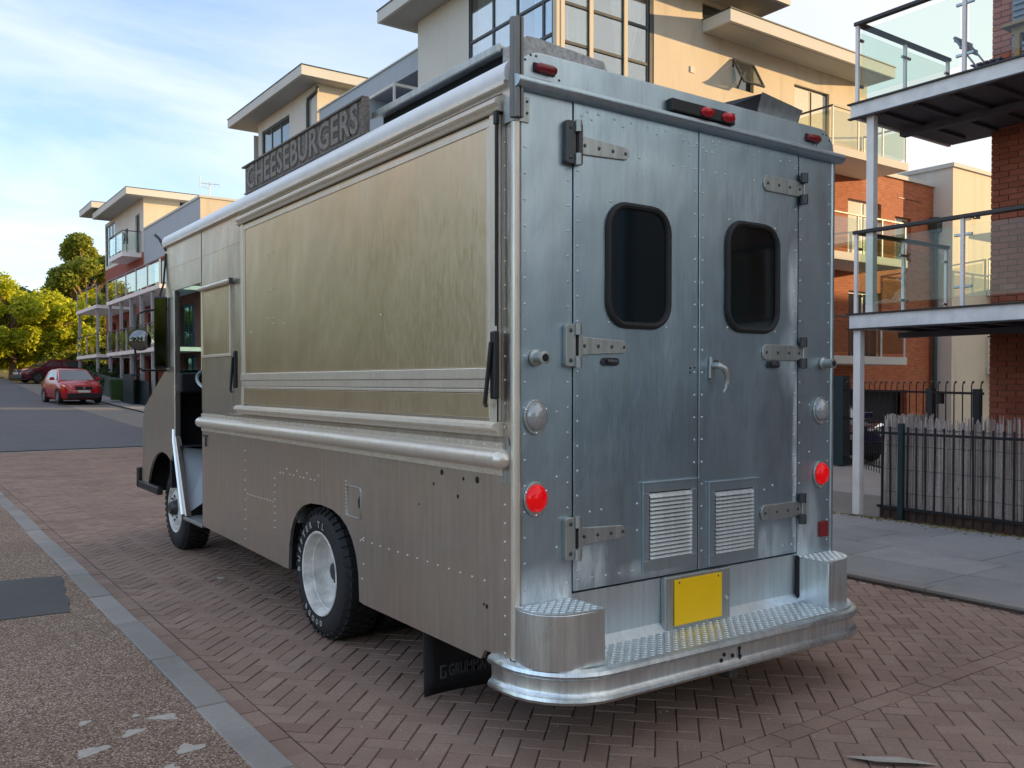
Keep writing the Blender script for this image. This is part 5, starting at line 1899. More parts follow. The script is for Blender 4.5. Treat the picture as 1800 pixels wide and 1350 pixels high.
nloc = nb.location.copy()
z = 0.95
row = 0
extra = MB()
while z < 7.2:
    y1 = 2.585
    k = 0
    while y1 > 1.63:
        ln = L_ if (row % 2 == 0 or k > 0) else 0.1025
        y0 = y1 - ln
        tone = round(min(0.95, max(0.05, rs.gauss(0.5, 0.24))), 1)
        me = brick_mesh(ln, tone)
        p = Vector((XB - 0.006 + rs.uniform(-0.0015, 0.0015), (y0 + y1) / 2, z + H_ / 2))
        if y0 > 1.95 and not (4.70 < z < 5.0):
            o = bpy.data.objects.new('brick', me)
            col.objects.link(o)
            o.parent = nb
            o.location = p - nloc
        else:
            extra.tone = tone
            extra.add([v.co + p for v in me.vertices], [tuple(q.vertices) for q in me.polygons])
        y1 = y0 - 0.010
        k += 1
    z += 0.075
    row += 1
extra.build('bricks', M['brick'], nb, kind='stuff')
# return of the pier round the corner, in brick too
# balconies
XO, YE = 7.40, 3.31
for bi, (z0, z1) in enumerate(((2.305, 2.470), (4.860, 5.020))):
    bs = MB()
    bs.box(XO + 0.05, XB + 0.3, -6, YE - 0.05, z0 + 0.02, z1 - 0.01)
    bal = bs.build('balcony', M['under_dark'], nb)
    e = MB()
    e.box(XO, XO + 0.045, -6, YE, z0, z1)
    e.box(XO + 0.046, XB + 0.28, YE - 0.045, YE, z0, z1)
    e.build('edge_board', M['slab_grey'], bal, bevel=0.004)
    t_ = MB()
    t_.box(XO - 0.03, XO + 0.02, -6, YE + 0.03, z1 + 0.001, z1 + 0.018)
    t_.box(XO - 0.03, XO + 0.03, -6, YE + 0.02, z0 - 0.018, z0 - 0.001)
    t_.box(XO + 0.021, XB + 0.25, YE - 0.02, YE + 0.03, z1 + 0.001, z1 + 0.018)
    t_.build('edge_trim', M['rail_dark'], bal)
    jb = MB()
    yj = -5.9
    while yj < YE - 0.2:
        jb.box(XO + 0.10, XB, yj, yj + 0.06, z0 - 0.02, z0 + 0.019)
        yj += 0.42
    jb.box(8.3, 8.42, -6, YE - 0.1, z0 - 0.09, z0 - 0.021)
    jb.build('joists', M['under_dark'], bal)
    railing([(XO + 0.05, -5.9), (XO + 0.05, YE - 0.06), (XB + 0.15, YE - 0.06)], z1 + 0.018, bal, 0.96 if bi else 0.985, [7, 2], 'rail_dark', 'steel_white', 'balc_glass', 0.036, 0.019)
ps = MB()
ps.box(XO + 0.02, XO + 0.115, 3.17, 3.265, 0.03, 2.30)
p1 = ps.build('balcony_post', M['steel_white'], nb, bevel=0.006)
MB().box(XO + 0.05, XO + 0.145, 3.03, 3.125, 2.49, 4.855).build('balcony_post', M['steel_white'], nb, bevel=0.006)
MB().box(XO + 0.03, XO + 0.155, -2.4, -2.275, 0.03, 2.30).build('balcony_post', M['steel_white'], nb, bevel=0.006)
MB().box(XO + 0.05, XO + 0.165, -2.4, -2.285, 2.49, 4.855).build('balcony_post', M['steel_white'], nb, bevel=0.006)
# shutter beside the upper balcony
sh = MB()
sh.box(XB - 0.05, XB - 0.012, 2.14, 2.32, 5.05, 7.2)
shut = sh.build('shutter', M['shutter'], nb)
k = 5.1
first = None
while k < 7.1:
    MB().obox((XB - 0.06, 2.23, k), (0, 1, 0), Vector((0.5, 0, 0.86)), Vector((0.86, 0, -0.5)), 0.075, 0.028, 0.004).build('shutter_slat', M['shutter'], shut)
    k += 0.075
# chair and table up there
ch = thing('folding_chair', 'grey slatted folding chair on the upper glass balcony', 'chair', (8.72, 2.42, 5.022))
cx, cy, cz = 8.72, 2.30, 5.022
def bar_(name, a, b, r, parent, mt='dark_steel'):
    return MB().tube([a, b], r, 8).build(name, M['shutter'], parent, smooth=True)
for s in (-0.2, 0.2):
    bar_('chair_leg', (cx + s, cy + 0.34, cz + 0.86), (cx + s, cy - 0.22, cz), 0.011, ch)
    bar_('chair_leg', (cx + s * 0.85, cy - 0.20, cz + 0.46), (cx + s * 0.85, cy + 0.26, cz), 0.011, ch)
for t_ in (0.84, 0.74):
    yy = cy + 0.34 - (0.86 - t_) * 0.65
    MB().box(cx - 0.21, cx + 0.21, yy - 0.012, yy + 0.003, cz + t_ - 0.035, cz + t_ + 0.03).build('back_slat', M['shutter'], ch)
for k in range(5):
    MB().box(cx - 0.20, cx + 0.20, cy - 0.22 + k * 0.075, cy - 0.165 + k * 0.075, cz + 0.455, cz + 0.47).build('seat_slat', M['shutter'], ch)
tb = thing('garden_table', 'brown wooden table on the upper balcony beside the folding chair', 'table', (8.7, 1.35, 5.022))
for k in range(5):
    MB().box(8.32 + k * 0.15, 8.46 + k * 0.15, 0.75, 1.98, 5.74, 5.77).build('table_plank', M['wood'], tb)
MB().box(8.40, 9.0, 0.82, 1.90, 5.65, 5.738).build('table_apron', M['wood'], tb)
for (a, b) in ((8.38, 1.86), (8.98, 1.86), (8.38, 0.84), (8.98, 0.84)):
    MB().box(a, a + 0.06, b - 0.06, b, 5.022, 5.65).build('table_leg', M['wood'], tb)
MB().box(8.1, 9.0, 1.4, 2.1, 5.024, 5.20).build('storage_tray', M['rail_dark'], tb)

# ---- unseen block added to shade the foot of the yard walls and road
ob = thing('shade_block', 'unseen brick block added beyond the yard to throw shade on its lower walls and the road', 'apartment block', (50, -6, 0))
MB().box(46, 60, -1.85, 10, -0.1, 6.6).build('block_wall', M['brick_y'], ob)
MB().box(46, 60, -24, -1.86, -0.1, 10.0).build('block_wall', M['brick_y'], ob)
MB().box(45.8, 60.2, -1.8, 10.2, 6.601, 6.8).build('block_roof', M['fascia'], ob)
MB().box(45.8, 60.2, -24.2, -1.86, 10.01, 10.2).build('block_roof', M['fascia'], ob)
gb = thing('reflection_row', 'unseen two storey grey rendered row added behind the viewer to darken the rear reflections', 'terrace', (9.4, -20, 0))  # unseen row, added so the rear doors mirror something darker
hs = [(-28 + k * 3.0, -26.4 + k * 3.0, z_, z_ + 1.4) for k in range(6) for z_ in (0.9, 3.4)]
wall('x', 9.4, -30, -9.5, -0.1, 5.8, hs, 0.15).build('row_wall', M['grey_render'], gb)
for q in hs:
    window('x', 9.4, *q, gb, 2, 1, 'frame_white')
MB().box(9.7, 18, -30, -9.5, -0.1, 5.8).build('row_core', M['grey_render'], gb)
MB().box(9.1, 18.2, -30.2, -9.3, 5.81, 6.05).build('row_roof', M['fascia'], gb)

# ---- unseen terrace across the crossing, added to warm the reflections in the truck side
lt = thing('reflected_terrace', 'unseen tan brick terrace across the crossing, added to warm the truck side reflections', 'terrace', (-17, 44, 0.5))
MB().box(-26, -17.25, 25, 64, 0, 14.4).build('terrace_core', M['void'], lt)
hs = []
for fl_ in (1.2, 4.0, 6.8, 9.6, 12.2):
    for k in range(9):
        hs.append((26.2 + k * 4.2, 27.8 + k * 4.2, fl_, fl_ + 1.5))
mw = MB()
us_ = sorted({25, 64, *[h_[0] for h_ in hs], *[h_[1] for h_ in hs]})
vs_ = sorted({0.0, 14.5, *[h_[2] for h_ in hs], *[h_[3] for h_ in hs]})
for a, b in zip(us_, us_[1:]):
    for c, d in zip(vs_, vs_[1:]):
        if not any(h_[0] < (a + b) / 2 < h_[1] and h_[2] < (c + d) / 2 < h_[3] for h_ in hs):
            mw.quad((-17, a, c), (-17, b, c), (-17, b, d), (-17, a, d))
mw.build('terrace_wall', M['brick_tan'], lt)
MB().box(-26.5, -16.8, 24.8, 64.2, 14.51, 14.7).build('terrace_roof', M['pipe'], lt)

# ---- far apartment building up the street
fb = thing('far_apartment_building', 'red and cream apartment building with glass balconies, far left beyond the parked cars', 'apartment building', (9.3, 47, 0.7))
G = 0.55
mb = MB()
mb.box(XF + 0.3, 20, 37.3, 57.3, G - 1, 9.2)
mb.box(XF + 0.35, 20, 47.7, 57.2, 9.2, 11.6)
mb.build('interior', M['void'], fb)
hs = [(48.6, 49.6, 1.0, 2.9), (51.2, 52.2, 1.0, 2.9), (54.5, 55.6, 1.0, 2.9), (48.4, 49.6, 3.3, 5.3), (51.5, 52.6, 3.5, 5.3), (54.5, 55.5, 3.5, 5.3), (55.2, 56.6, 5.9, 8.0), (48.0, 50.6, 5.9, 7.0), (52.0, 53.0, 6.3, 7.4)]
wall('x', XF, 47.4, 57.5, G - 0.6, 8.70, hs, 0.18).build('red_wall', M['red_render'], fb)
for q in hs:
    window('x', XF, *q, fb, 1, 1, 'frame_dark', 'pane', 0.08, 0.08)
hs2 = [(37.8, 39.8, 1.0, 2.9), (41.0, 43.5, 1.0, 2.9), (44.6, 46.6, 1.0, 2.9), (38, 40.5, 3.2, 5.3), (42, 44.5, 3.2, 5.3), (45.2, 46.6, 3.2, 5.3), (38, 41, 5.9, 7.9), (42.5, 46, 5.9, 7.9)]
wall('x', XF + 0.02, 37.0, 47.38, G - 0.6, 8.0, hs2, 0.18).build('dark_wall', M['red_render'], fb)
for q in hs2:
    window('x', XF + 0.02, *q, fb, 2, 1, 'frame_dark', 'pane', 0.08, 0.08)
wall('x', XF + 0.01, 37.0, 47.38, 8.001, 9.85).build('grey_parapet', M['grey_render'], fb)
wall('y', 37.0, XF + 0.01, 20, G - 0.6, 9.85).build('end_wall', M['cream'], fb)
MB().box(XF - 0.04, 20, 36.95, 47.3, 9.851, 9.95).build('parapet_cap', M['fascia'], fb)
hs3 = [(48.3, 49.3, 8.75, 10.9), (51.1, 51.9, 9.6, 10.5), (54.6, 57.3, 8.9, 11.4)]
wall('x', XF, 47.4, 57.5, 8.701, 11.60, hs3, 0.18).build('cream_wall', M['cream_pale'], fb)
window('x', XF, *hs3[0], fb, 2, 1, 'frame_dark', 'pane', 0.08, 0.08)
window('x', XF, *hs3[1], fb, 1, 1, 'frame_dark', 'pane', 0.08, 0.08)
window('x', XF, *hs3[2], fb, 3, 3, 'frame_dark', 'pane', 0.08, 0.04)
wall('y', 47.4, XF, 11.2, 8.0, 11.60).build('cream_end', M['cream'], fb)
wall('y', 47.42, XF, 9.34, 4, 8.0).build('red_end', M['red_render'], fb)
slab('roof_slab', 8.3, 13, 46.8, 56.0, 11.601, 11.95, fb)
slab('roof_slab', 8.0, 12, 54.6, 58.6, 12.1, 12.45, fb)
mb = MB()
for (a, b, c, d) in ((53.6, 54.0, 9.5, 10.3), (53.2, 53.5, 9.2, 9.6), (51.95, 52.2, 9.75, 10.3), (52.4, 52.7, 9.9, 10.15)):
    mb.obox((XF - 0.03, (a + b) / 2, (c + d) / 2), (1, 0, 0), Vector((0, 0.8, 0.6)), Vector((0, -0.6, 0.8)), 0.03, (b - a) / 2 + 0.05, (d - c) / 2)
mb.build('wall_ornament', M['pipe'], fb)
bs = MB().box(8.3, XF - 0.001, 47.9, 51.4, 8.45, 8.68).build('balcony', M['slab_grey'], fb)
railing([(XF - 0.05, 47.95), (8.35, 47.95), (8.35, 51.35), (XF - 0.05, 51.35)], 8.681, bs, 1.15, [1, 2, 1], 'rail_dark', 'steel_grey', 'balc_glass', 0.03, 0.03, False)
for z in (3.02, 5.72):
    bs = MB().box(7.5, XF - 0.001, 36.8, 47.9, z, z + 0.18).build('balcony', M['slab_grey'], fb)
    railing([(7.55, 36.9), (7.55, 47.8)], z + 0.181, bs, 1.1, [5], 'rail_dark', 'steel_grey', 'balc_glass', 0.03, 0.03, False)
    bs = MB().box(7.3, XF - 0.001, 49.6, 55.6, z, z + 0.18).build('balcony', M['slab_grey'], fb)
    railing([(XF - 0.05, 49.65), (7.35, 49.65), (7.35, 55.5)], z + 0.181, bs, 1.1, [2, 2], 'rail_dark', 'steel_grey', 'balc_glass', 0.03, 0.03, False)
for (x, y_) in ((7.56, 38.5), (7.56, 40.6), (7.56, 42.7), (7.56, 44.9), (7.56, 47.6), (7.36, 49.9), (7.36, 55.3), (8.4, 44.0), (8.4, 46.0)):
    for (a, b) in ((gz(y_), 3.02), (3.2, 5.72)):
        MB().box(x, x + 0.14, y_ - 0.07, y_ + 0.07, a, b).build('balcony_post', M['steel_grey'], fb)
an = thing('tv_aerial', 'thin television aerial on the roof edge of the far building', 'aerial', (9.9, 37.6, 9.95))
mb = MB()
mb.tube([(9.9, 37.6, 9.95), (9.9, 37.6, 10.72)], 0.018, 6)
mb.tube([(9.55, 37.8, 10.66), (10.3, 37.4, 10.60)], 0.014, 6)
for k in range(5):
    t_ = k / 4
    mb.tube([(9.58 + 0.7 * t_, 37.78 - 0.38 * t_, 10.52 - 0.05 * t_), (9.58 + 0.7 * t_, 37.78 - 0.38 * t_, 10.78 - 0.05 * t_)], 0.009, 5)
mb.tube([(9.5, 37.65, 10.45), (9.52, 37.7, 10.95)], 0.02, 6)
mb.tube([(9.5, 37.65, 10.5), (9.9, 37.6, 10.4)], 0.012, 6)
mb.build('aerial_rods', M['frame_white'], an)

# ------------------------------------------------------------------ fences and gates
fence = thing('railing_fence', 'black vertical bar railing in front of a reed screen beside the right pavement', 'railing', (7.45, 1.2, 0.03))
XFN = 7.44
mb = MB()
mb.box(XFN - 0.008, XFN + 0.008, -1.6, 2.94, 1.035, 1.065)
mb.box(XFN - 0.008, XFN + 0.008, -1.6, 2.94, 0.16, 0.19)
mb.box(XFN, 8.6, 2.935, 2.951, 1.035, 1.065)
mb.box(XFN, 8.6, 2.935, 2.951, 0.16, 0.19)
mb.build('rail', M['iron'], fence)
floc = fence.location.copy()
b0 = MB().box(XFN - 0.008, XFN + 0.008, 2.876, 2.892, 0.06, 1.13).build('bar', M['iron'], fence)
y = 2.884 - 0.108
k = 0
while y > -1.6:
    o = b0.copy()
    col.objects.link(o)
    o.location = Vector((XFN, y, 0.595)) - floc
    o.rotation_euler = (rs.uniform(-0.006, 0.006), rs.uniform(-0.004, 0.004), 0)
    y -= 0.108
    k += 1
for k in range(9):
    o = b0.copy()
    col.objects.link(o)
    o.location = Vector((7.56 + 0.115 * k, 2.943, 0.595)) - floc
for yy in (2.64, 0.2):
    MB().box(XFN - 0.03, XFN + 0.03, yy - 0.03, yy + 0.03, 0.03, 1.17).build('railing_post', M['iron_green'], fence, bevel=0.004)
MB().box(XFN + 0.03, XFN + 0.05, -1.6, 2.93, 0.03, 0.17).build('kick_board', M['timber'], fence)
reed = thing('reed_screen', 'greyish split reed screen tied behind the black bar railing', 'reed screen', (7.56, 1.2, 0.03))
mb = MB()
y = 2.92
while y > -1.6:
    wd = rs.uniform(0.006, 0.022)
    mb.tone = min(1, max(0, rs.gauss(0.5, 0.28)))
    top = 1.22 + rs.uniform(-0.05, 0.05) + 0.02 * math.sin(y * 5)
    x = XFN + 0.10 + rs.uniform(-0.012, 0.012)
    lean = rs.uniform(-0.015, 0.015)
    mb.tube([(x, y, 0.14 + rs.uniform(-0.03, 0.03)), (x + rs.uniform(-0.008, 0.008), y + lean * 0.5, 0.7), (x + rs.uniform(-0.01, 0.01), y + lean, top)], [wd * 0.5, wd * 0.55, wd * 0.35], 5)
    y -= wd * 0.72
x = XFN + 0.12
while x < 8.6:
    wd = rs.uniform(0.008, 0.022)
    mb.tone = rs.random()
    mb.tube([(x, 2.90, 0.12), (x, 2.90, 1.22 + rs.uniform(-0.05, 0.05))], wd * 0.5, 5)
    x += wd * 0.8
mb.build('reeds', M['reed'], reed, kind='stuff')
mb = MB()
for z in (0.35, 0.62, 0.9, 1.1):
    mb.tube([(XFN + 0.083, 2.9 - 0.25 * k, z + rs.uniform(-0.008, 0.008)) for k in range(18)], 0.0025, 4)
mb.build('tie_wires', M['iron'], reed)

# hoop topped yard gate
ga = thing('hoop_top_gate', 'tall black hoop topped gate and railing closing the yard beyond the balcony post', 'gate', (11.3, 5.0, 0))
A, Bq = Vector((9.55, 2.75, 0)), Vector((13.3, 7.35, 0))
d = (Bq - A)
L = d.length
d.normalize()
nrm = Vector((-d.y, d.x, 0))
mb = MB()
for z in (0.16, 0.95, 1.50):
    mb.obox((A + Bq) / 2 + Vector((0, 0, z)), d, nrm, (0, 0, 1), L / 2, 0.008, 0.017)
mb.build('gate_rail', M['iron'], ga)
n = 22
for k in range(n):
    p = A + d * (0.08 + (L - 0.16) * k / (n - 1))
    mb = MB()
    mb.tube([p + Vector((0, 0, 0.05)), p + Vector((0, 0, 1.60)), p + d * 0.02 - nrm * 0.02 + Vector((0, 0, 1.655)), p + d * 0.055 - nrm * 0.05 + Vector((0, 0, 1.665)), p + d * 0.08 - nrm * 0.06 + Vector((0, 0, 1.64))], 0.0095, 6)
    mb.build('gate_bar', M['iron'], ga)
mb = MB()
for k in range(n - 1):
    p = A + d * (0.08 + (L - 0.16) * (k + 0.5) / (n - 1))
    mb.tube([p + Vector((0, 0, 0.05)), p + Vector((0, 0, 0.95))], 0.008, 6)
mb.build('dog_bars', M['iron'], ga)
for q, w_ in ((0.29, 0.05), (0.03, 0.045)):
    p = A + d * (L * q)
    MB().box(p.x - w_, p.x + w_, p.y - w_, p.y + w_, 0, 1.56).build('gate_post', M['iron'], ga)
MB().box(13.25, 13.47, 7.35, 7.57, 0, 1.78).build('gate_post', M['iron_green'], ga)
p = A + d * (L * 0.27)
MB().box(p.x - 0.04, p.x + 0.04, p.y - 0.14, p.y - 0.05, 1.33, 1.5).build('gate_lock', M['iron'], ga)

# ------------------------------------------------------------------ cars
def car(name, label, loc, rz, paint, length=4.3, width=1.8, height=1.55, group=None, front_plate=True):
    """built at the origin, nose towards -y; root turned afterwards"""
    root = thing(name, label, 'car', (0, 0, 0), group)
    hw = width / 2
    L2 = length / 2
    sh_ = height / 1.55
    # stations: y, half width, bottom, waist, crown of bonnet
    st_ = [(-L2, hw * 0.62, 0.32, 0.62), (-L2 + 0.08, hw * 0.80, 0.24, 0.80), (-L2 + 0.35, hw * 0.94, 0.20, 0.93), (-L2 + 0.9, hw, 0.20, 1.0), (-L2 + 1.25, hw, 0.20, 1.03), (0.2, hw, 0.20, 1.04), (L2 - 1.1, hw, 0.20, 1.06), (L2 - 0.4, hw * 0.96, 0.22, 1.06), (L2 - 0.08, hw * 0.86, 0.28, 1.0), (L2, hw * 0.74, 0.36, 0.9)]
    vs, fs = [], []
    for (y_, h_, zb, zt) in st_:
        zt *= sh_
        ring = [(-h_ * 0.86, zb), (-h_ * 0.98, zb + 0.12), (-h_, zb + (zt - zb) * 0.45), (-h_ * 0.985, zb + (zt - zb) * 0.78), (-h_ * 0.90, zt - 0.03), (-h_ * 0.55, zt + 0.01), (0, zt + 0.025)]
        ring = ring + [(-a, b) for a, b in ring[-2::-1]]
        vs += [(a, y_, b) for a, b in ring]
    m = 13
    for i in range(len(st_) - 1):
        for j in range(m - 1):
            fs.append((i * m + j, i * m + j + 1, (i + 1) * m + j + 1, (i + 1) * m + j))
        fs.append((i * m + m - 1, i * m, (i + 1) * m, (i + 1) * m + m - 1))
    fs.append(tuple(range(m))[::-1])
    fs.append(tuple(range((len(st_) - 1) * m, len(st_) * m)))
    MB().add(vs, fs).build('body', paint, root, smooth=True)
    # glasshouse
    zt = height
    g = [(-L2 + 1.05, hw * 0.86, 1.0 * sh_), (-L2 + 1.75, hw * 0.70, zt - 0.06), (-L2 + 2.2, hw * 0.70, zt), (L2 - 1.1, hw * 0.69, zt - 0.02), (L2 - 0.55, hw * 0.68, zt - 0.10), (L2 - 0.12, hw * 0.82, 1.05 * sh_)]
    vs, fs = [], []
    base = 1.0 * sh_
    for (y_, h_, z_) in g:
        vs += [(-hw * 0.9, y_, base), (-h_, y_, z_ - 0.03), (-h_ * 0.85, y_, z_), (h_ * 0.85, y_, z_), (h_, y_, z_ - 0.03), (hw * 0.9, y_, base)]
    for i in range(len(g) - 1):
        for j in range(5):
            fs.append((i * 6 + j, i * 6 + j + 1, (i + 1) * 6 + j + 1, (i + 1) * 6 + j))
    MB().add(vs, fs).build('cabin', paint, root, smooth=True)
    gm = M['pane']
    def glassq(nm, pts, push):
        pts = [Vector(p) for p in pts]
        nv = (pts[1] - pts[0]).cross(pts[3] - pts[0]).normalized()
        if nv.dot(Vector(push)) < 0:
            nv = -nv
        a_ = [p + nv * 0.012 for p in pts]
        b_ = [p - nv * 0.010 for p in pts]
        MB().add(a_ + b_, [(0, 1, 2, 3), (7, 6, 5, 4), (0, 1, 5, 4), (1, 2, 6, 5), (2, 3, 7, 6), (3, 0, 4, 7)]).build(nm, gm, root)
    y0, y1 = g[0][0], g[1][0]
    z0_, z1_ = base, zt - 0.06
    def ws(t_, xf):
        return (xf * (hw * 0.86 * (1 - t_) + hw * 0.66 * t_), y0 + (y1 - y0) * t_, z0_ + (z1_ - z0_) * t_)
    glassq('windscreen', [ws(0.06, -0.94), ws(0.06, 0.94), ws(0.93, 0.90), ws(0.93, -0.90)], (0, -1, 0.5))
    y0r, y1r = g[5][0], g[4][0]
    glassq('rear_window', [(-hw * 0.72, y0r - 0.02, base + 0.10), (hw * 0.72, y0r - 0.02, base + 0.10), (hw * 0.58, y1r + 0.02, zt - 0.15), (-hw * 0.58, y1r + 0.02, zt - 0.15)], (0, 1, 0.5))
    for s in (-1, 1):
        def sd(y_, t_):
            return (s * (hw * 0.9 * (1 - t_) + hw * 0.69 * t_), y_, base + (zt - 0.05 - base) * t_)
        glassq('side_window', [sd(-L2 + 1.38, 0.10), sd(0.12, 0.10), sd(0.12, 0.88), sd(-L2 + 1.95, 0.88)], (s, 0, 0.3))
        glassq('side_window', [sd(0.20, 0.10), sd(L2 - 0.95, 0.10), sd(L2 - 1.1, 0.86), sd(0.20, 0.88)], (s, 0, 0.3))
        mm = MB()
        mm.obox((s * (hw + 0.08), -L2 + 1.45, base + 0.10), (1, 0, 0), (0, 1, 0), (0, 0, 1), 0.10, 0.06, 0.07)
        mm.build('door_mirror', paint, root, bevel=0.03)
        # head and tail lamps
        hl = MB()
        hl.add([(s * hw * 0.55, -L2 + 0.035, 0.72), (s * hw * 0.86, -L2 + 0.20, 0.76), (s * hw * 0.91, -L2 + 0.36, 0.84), (s * hw * 0.60, -L2 + 0.10, 0.81)], [(0, 1, 2, 3)])
        o_ = hl.build('headlight', M['chrome'], root)
        md = o_.modifiers.new('thickness', 'SOLIDIFY')
        md.thickness = 0.05
        md.offset = 0
        MB().obox((s * hw * 0.74, L2 - 0.08, 0.86), (1, 0, 0), (0, 1, 0), (0, 0, 1), 0.16, 0.06, 0.08).build('tail_light', M['red_lens'], root, bevel=0.02)
        for yy in (-L2 + 0.85, L2 - 0.85):
            wl = MB().lathe([(0.19, s * 0.0), (0.23, s * 0.012), (0.30, s * 0.005), (0.325, s * -0.03), (0.325, s * -0.19), (0.0, s * -0.19)], (s * (hw + 0.005), yy, 0.325), 'x', 24).build('wheel', M['tyre'], root, smooth=True)
            rm = MB().lathe([(0.20, s * 0.004), (0.185, s * -0.015), (0.06, s * 0.0), (0.0, s * 0.006)], (s * (hw + 0.005), yy, 0.325), 'x', 20)
            rm.build('rim', M['inox'], wl, smooth=True)
            arch_ = [(hw + 0.012, 0)]
            mb_ = MB()
            for k_ in range(12):
                a0, a1 = math.pi * k_ / 12, math.pi * (k_ + 1) / 12
                for (ra, rb) in ((0.335, 0.39),):
                    mb_.quad(*[(s * (hw + 0.008), yy + r_ * math.cos(a_), 0.325 + r_ * math.sin(a_)) for r_, a_ in ((ra, a0), (rb, a0), (rb, a1), (ra, a1))])
            ao = mb_.build('arch_trim', M['black'], root)
            ao.modifiers.new('thickness', 'SOLIDIFY').thickness = 0.02
    gr_ = MB()
    gr_.obox((0, -L2 - 0.002, 0.70), (1, 0, 0), (0, 1, 0), (0, 0, 1), 0.36, 0.02, 0.075)
    gr_.obox((0, -L2 + 0.02, 0.36), (1, 0, 0), (0, 1, 0), (0, 0, 1), hw * 0.78, 0.05, 0.11)
    gr_.build('grille', M['black'], root, bevel=0.02)
    MB().lathe([(0.055, 0.0), (0.05, -0.012), (0, -0.014)], (0, -L2 - 0.024, 0.705), 'y', 12).build('badge', M['chrome'], root)
    MB().box(-0.26, 0.26, -L2 - 0.05, -L2 - 0.024, 0.50, 0.61).build('front_plate', M['frame_white'], root)
    MB().box(-hw * 0.8, hw * 0.8, -L2 + 0.3, L2 - 0.3, 0.16, 0.22).build('underside', M['black'], root)
    root.location = loc
    root.rotation_euler = (R(0), 0, rz)
    return root


M['paint_red'] = plain('glossy red car paint', (0.46, 0.012, 0.022), 0.16, 0.0, 0.05, spec=0.8)
M['paint_maroon'] = plain('maroon car paint', (0.10, 0.006, 0.018), 0.15, 0.0, 0.05, spec=0.8)
M['paint_blue'] = plain('dark blue car paint', (0.008, 0.012, 0.06), 0.15, 0.0, 0.05, spec=0.8)
car('parked_car', 'bright red hatchback parked at the far left kerb, nose towards us', (4.95, 42.6, gz(42.6) + 0.01), R(5), M['paint_red'], 4.2, 1.80, 1.60)
car('parked_car', 'maroon saloon parked side on behind the bright red hatchback', (6.6, 59.5, gz(59.5) + 0.02), R(-72), M['paint_maroon'], 4.5, 1.8, 1.45)
car('parked_car', 'dark blue car behind the bars of the yard gate', (14.8, 9.1, -0.01), R(-35), M['paint_blue'], 4.0, 1.75, 1.3)

# ------------------------------------------------------------------ greenery, bins and far boundary
def foliage(name, parent, blobs, n, size, mat, seed, tones=(0.5, 0.25), kind=None):
    """many leaf sized faces scattered through overlapping clumps"""
    rr = random.Random(seed)
    mb = MB()
    for (c, r, wgt, tb_) in blobs:
        cnt = int(n * wgt)
        c = Vector(c)
        for k in range(cnt):
            v = Vector((rr.gauss(0, 1), rr.gauss(0, 1), rr.gauss(0, 1))).normalized()
            q = (0.35 + 0.65 * rr.random() ** 0.5) * rr.uniform(0.86, 1.12)
            p = c + Vector((v.x * r[0], v.y * r[1], v.z * r[2])) * q
            s = size * rr.uniform(0.55, 1.25)
            a = Vector((rr.gauss(0, 1), rr.gauss(0, 1), rr.gauss(0, 0.6))).normalized()
            nn_ = (v + Vector((rr.gauss(0, 0.7), rr.gauss(0, 0.9), rr.gauss(0, 0.75)))).normalized()
            a = (a - nn_ * a.dot(nn_)).normalized()
            b = nn_.cross(a)
            mb.tone = min(1, max(0, rr.gauss(tb_, tones[1])))
            mb.add([p - a * s, p + b * s * 0.45 - a * s * 0.1, p + a * s, p - b * s * 0.45 + a * s * 0.15], [(0, 1, 2, 3)])
    o = mb.build(name, mat, parent, recalc=False)
    if kind and o:
        o['kind'] = kind
    return o


def tree(label, base, h, spread, leaf, seed, n=9000, size=0.22, trunk_h=0.35, nb=16, trunk_r=0.18, group=None, clump=(0.26, 0.44)):
    rr = random.Random(seed)
    base = Vector(base)
    t = thing('tree', label, 'tree', base, group)
    top = base + Vector((rr.uniform(-0.3, 0.3), rr.uniform(-0.3, 0.3), h * 0.72))
    mb = MB()
    mb.tube([base - Vector((0, 0, 0.2)), base.lerp(top, 0.25) + Vector((0.05, 0.03, 0)), base.lerp(top, 0.55), top], [trunk_r * 1.25, trunk_r, trunk_r * 0.7, trunk_r * 0.2], 8)
    blobs = []
    for k in range(nb):
        a = 2 * math.pi * (k / nb * 2.4 + rr.random() * 0.3)
        f = rr.uniform(0.0, 1.0)
        zc = h * (trunk_h + (0.94 - trunk_h) * (k + 0.5) / nb)
        prof_ = math.sin(math.pi * min(1, max(0.12, (zc / h - trunk_h * 0.7) / (1 - trunk_h * 0.7)))) ** 0.6
        rad = spread * prof_ * (0.35 + 0.5 * f)
        c = base + Vector((math.cos(a) * rad, math.sin(a) * rad, zc))
        s = spread * rr.uniform(*clump)
        blobs.append((c, (s, s, s * rr.uniform(0.6, 0.85)), 1.0 / nb, rr.uniform(0.35, 0.65)))
        st0 = base.lerp(top, min(0.95, max(0.25, zc / h * 0.9)))
        mb.tube([st0, st0.lerp(c, 0.6) + Vector((0, 0, 0.1)), c], [trunk_r * 0.35, trunk_r * 0.22, trunk_r * 0.08], 5)
    mb.build('trunk', M['bark'], t, smooth=True)
    foliage('crown', t, blobs, n, size, leaf, seed + 5)
    return t


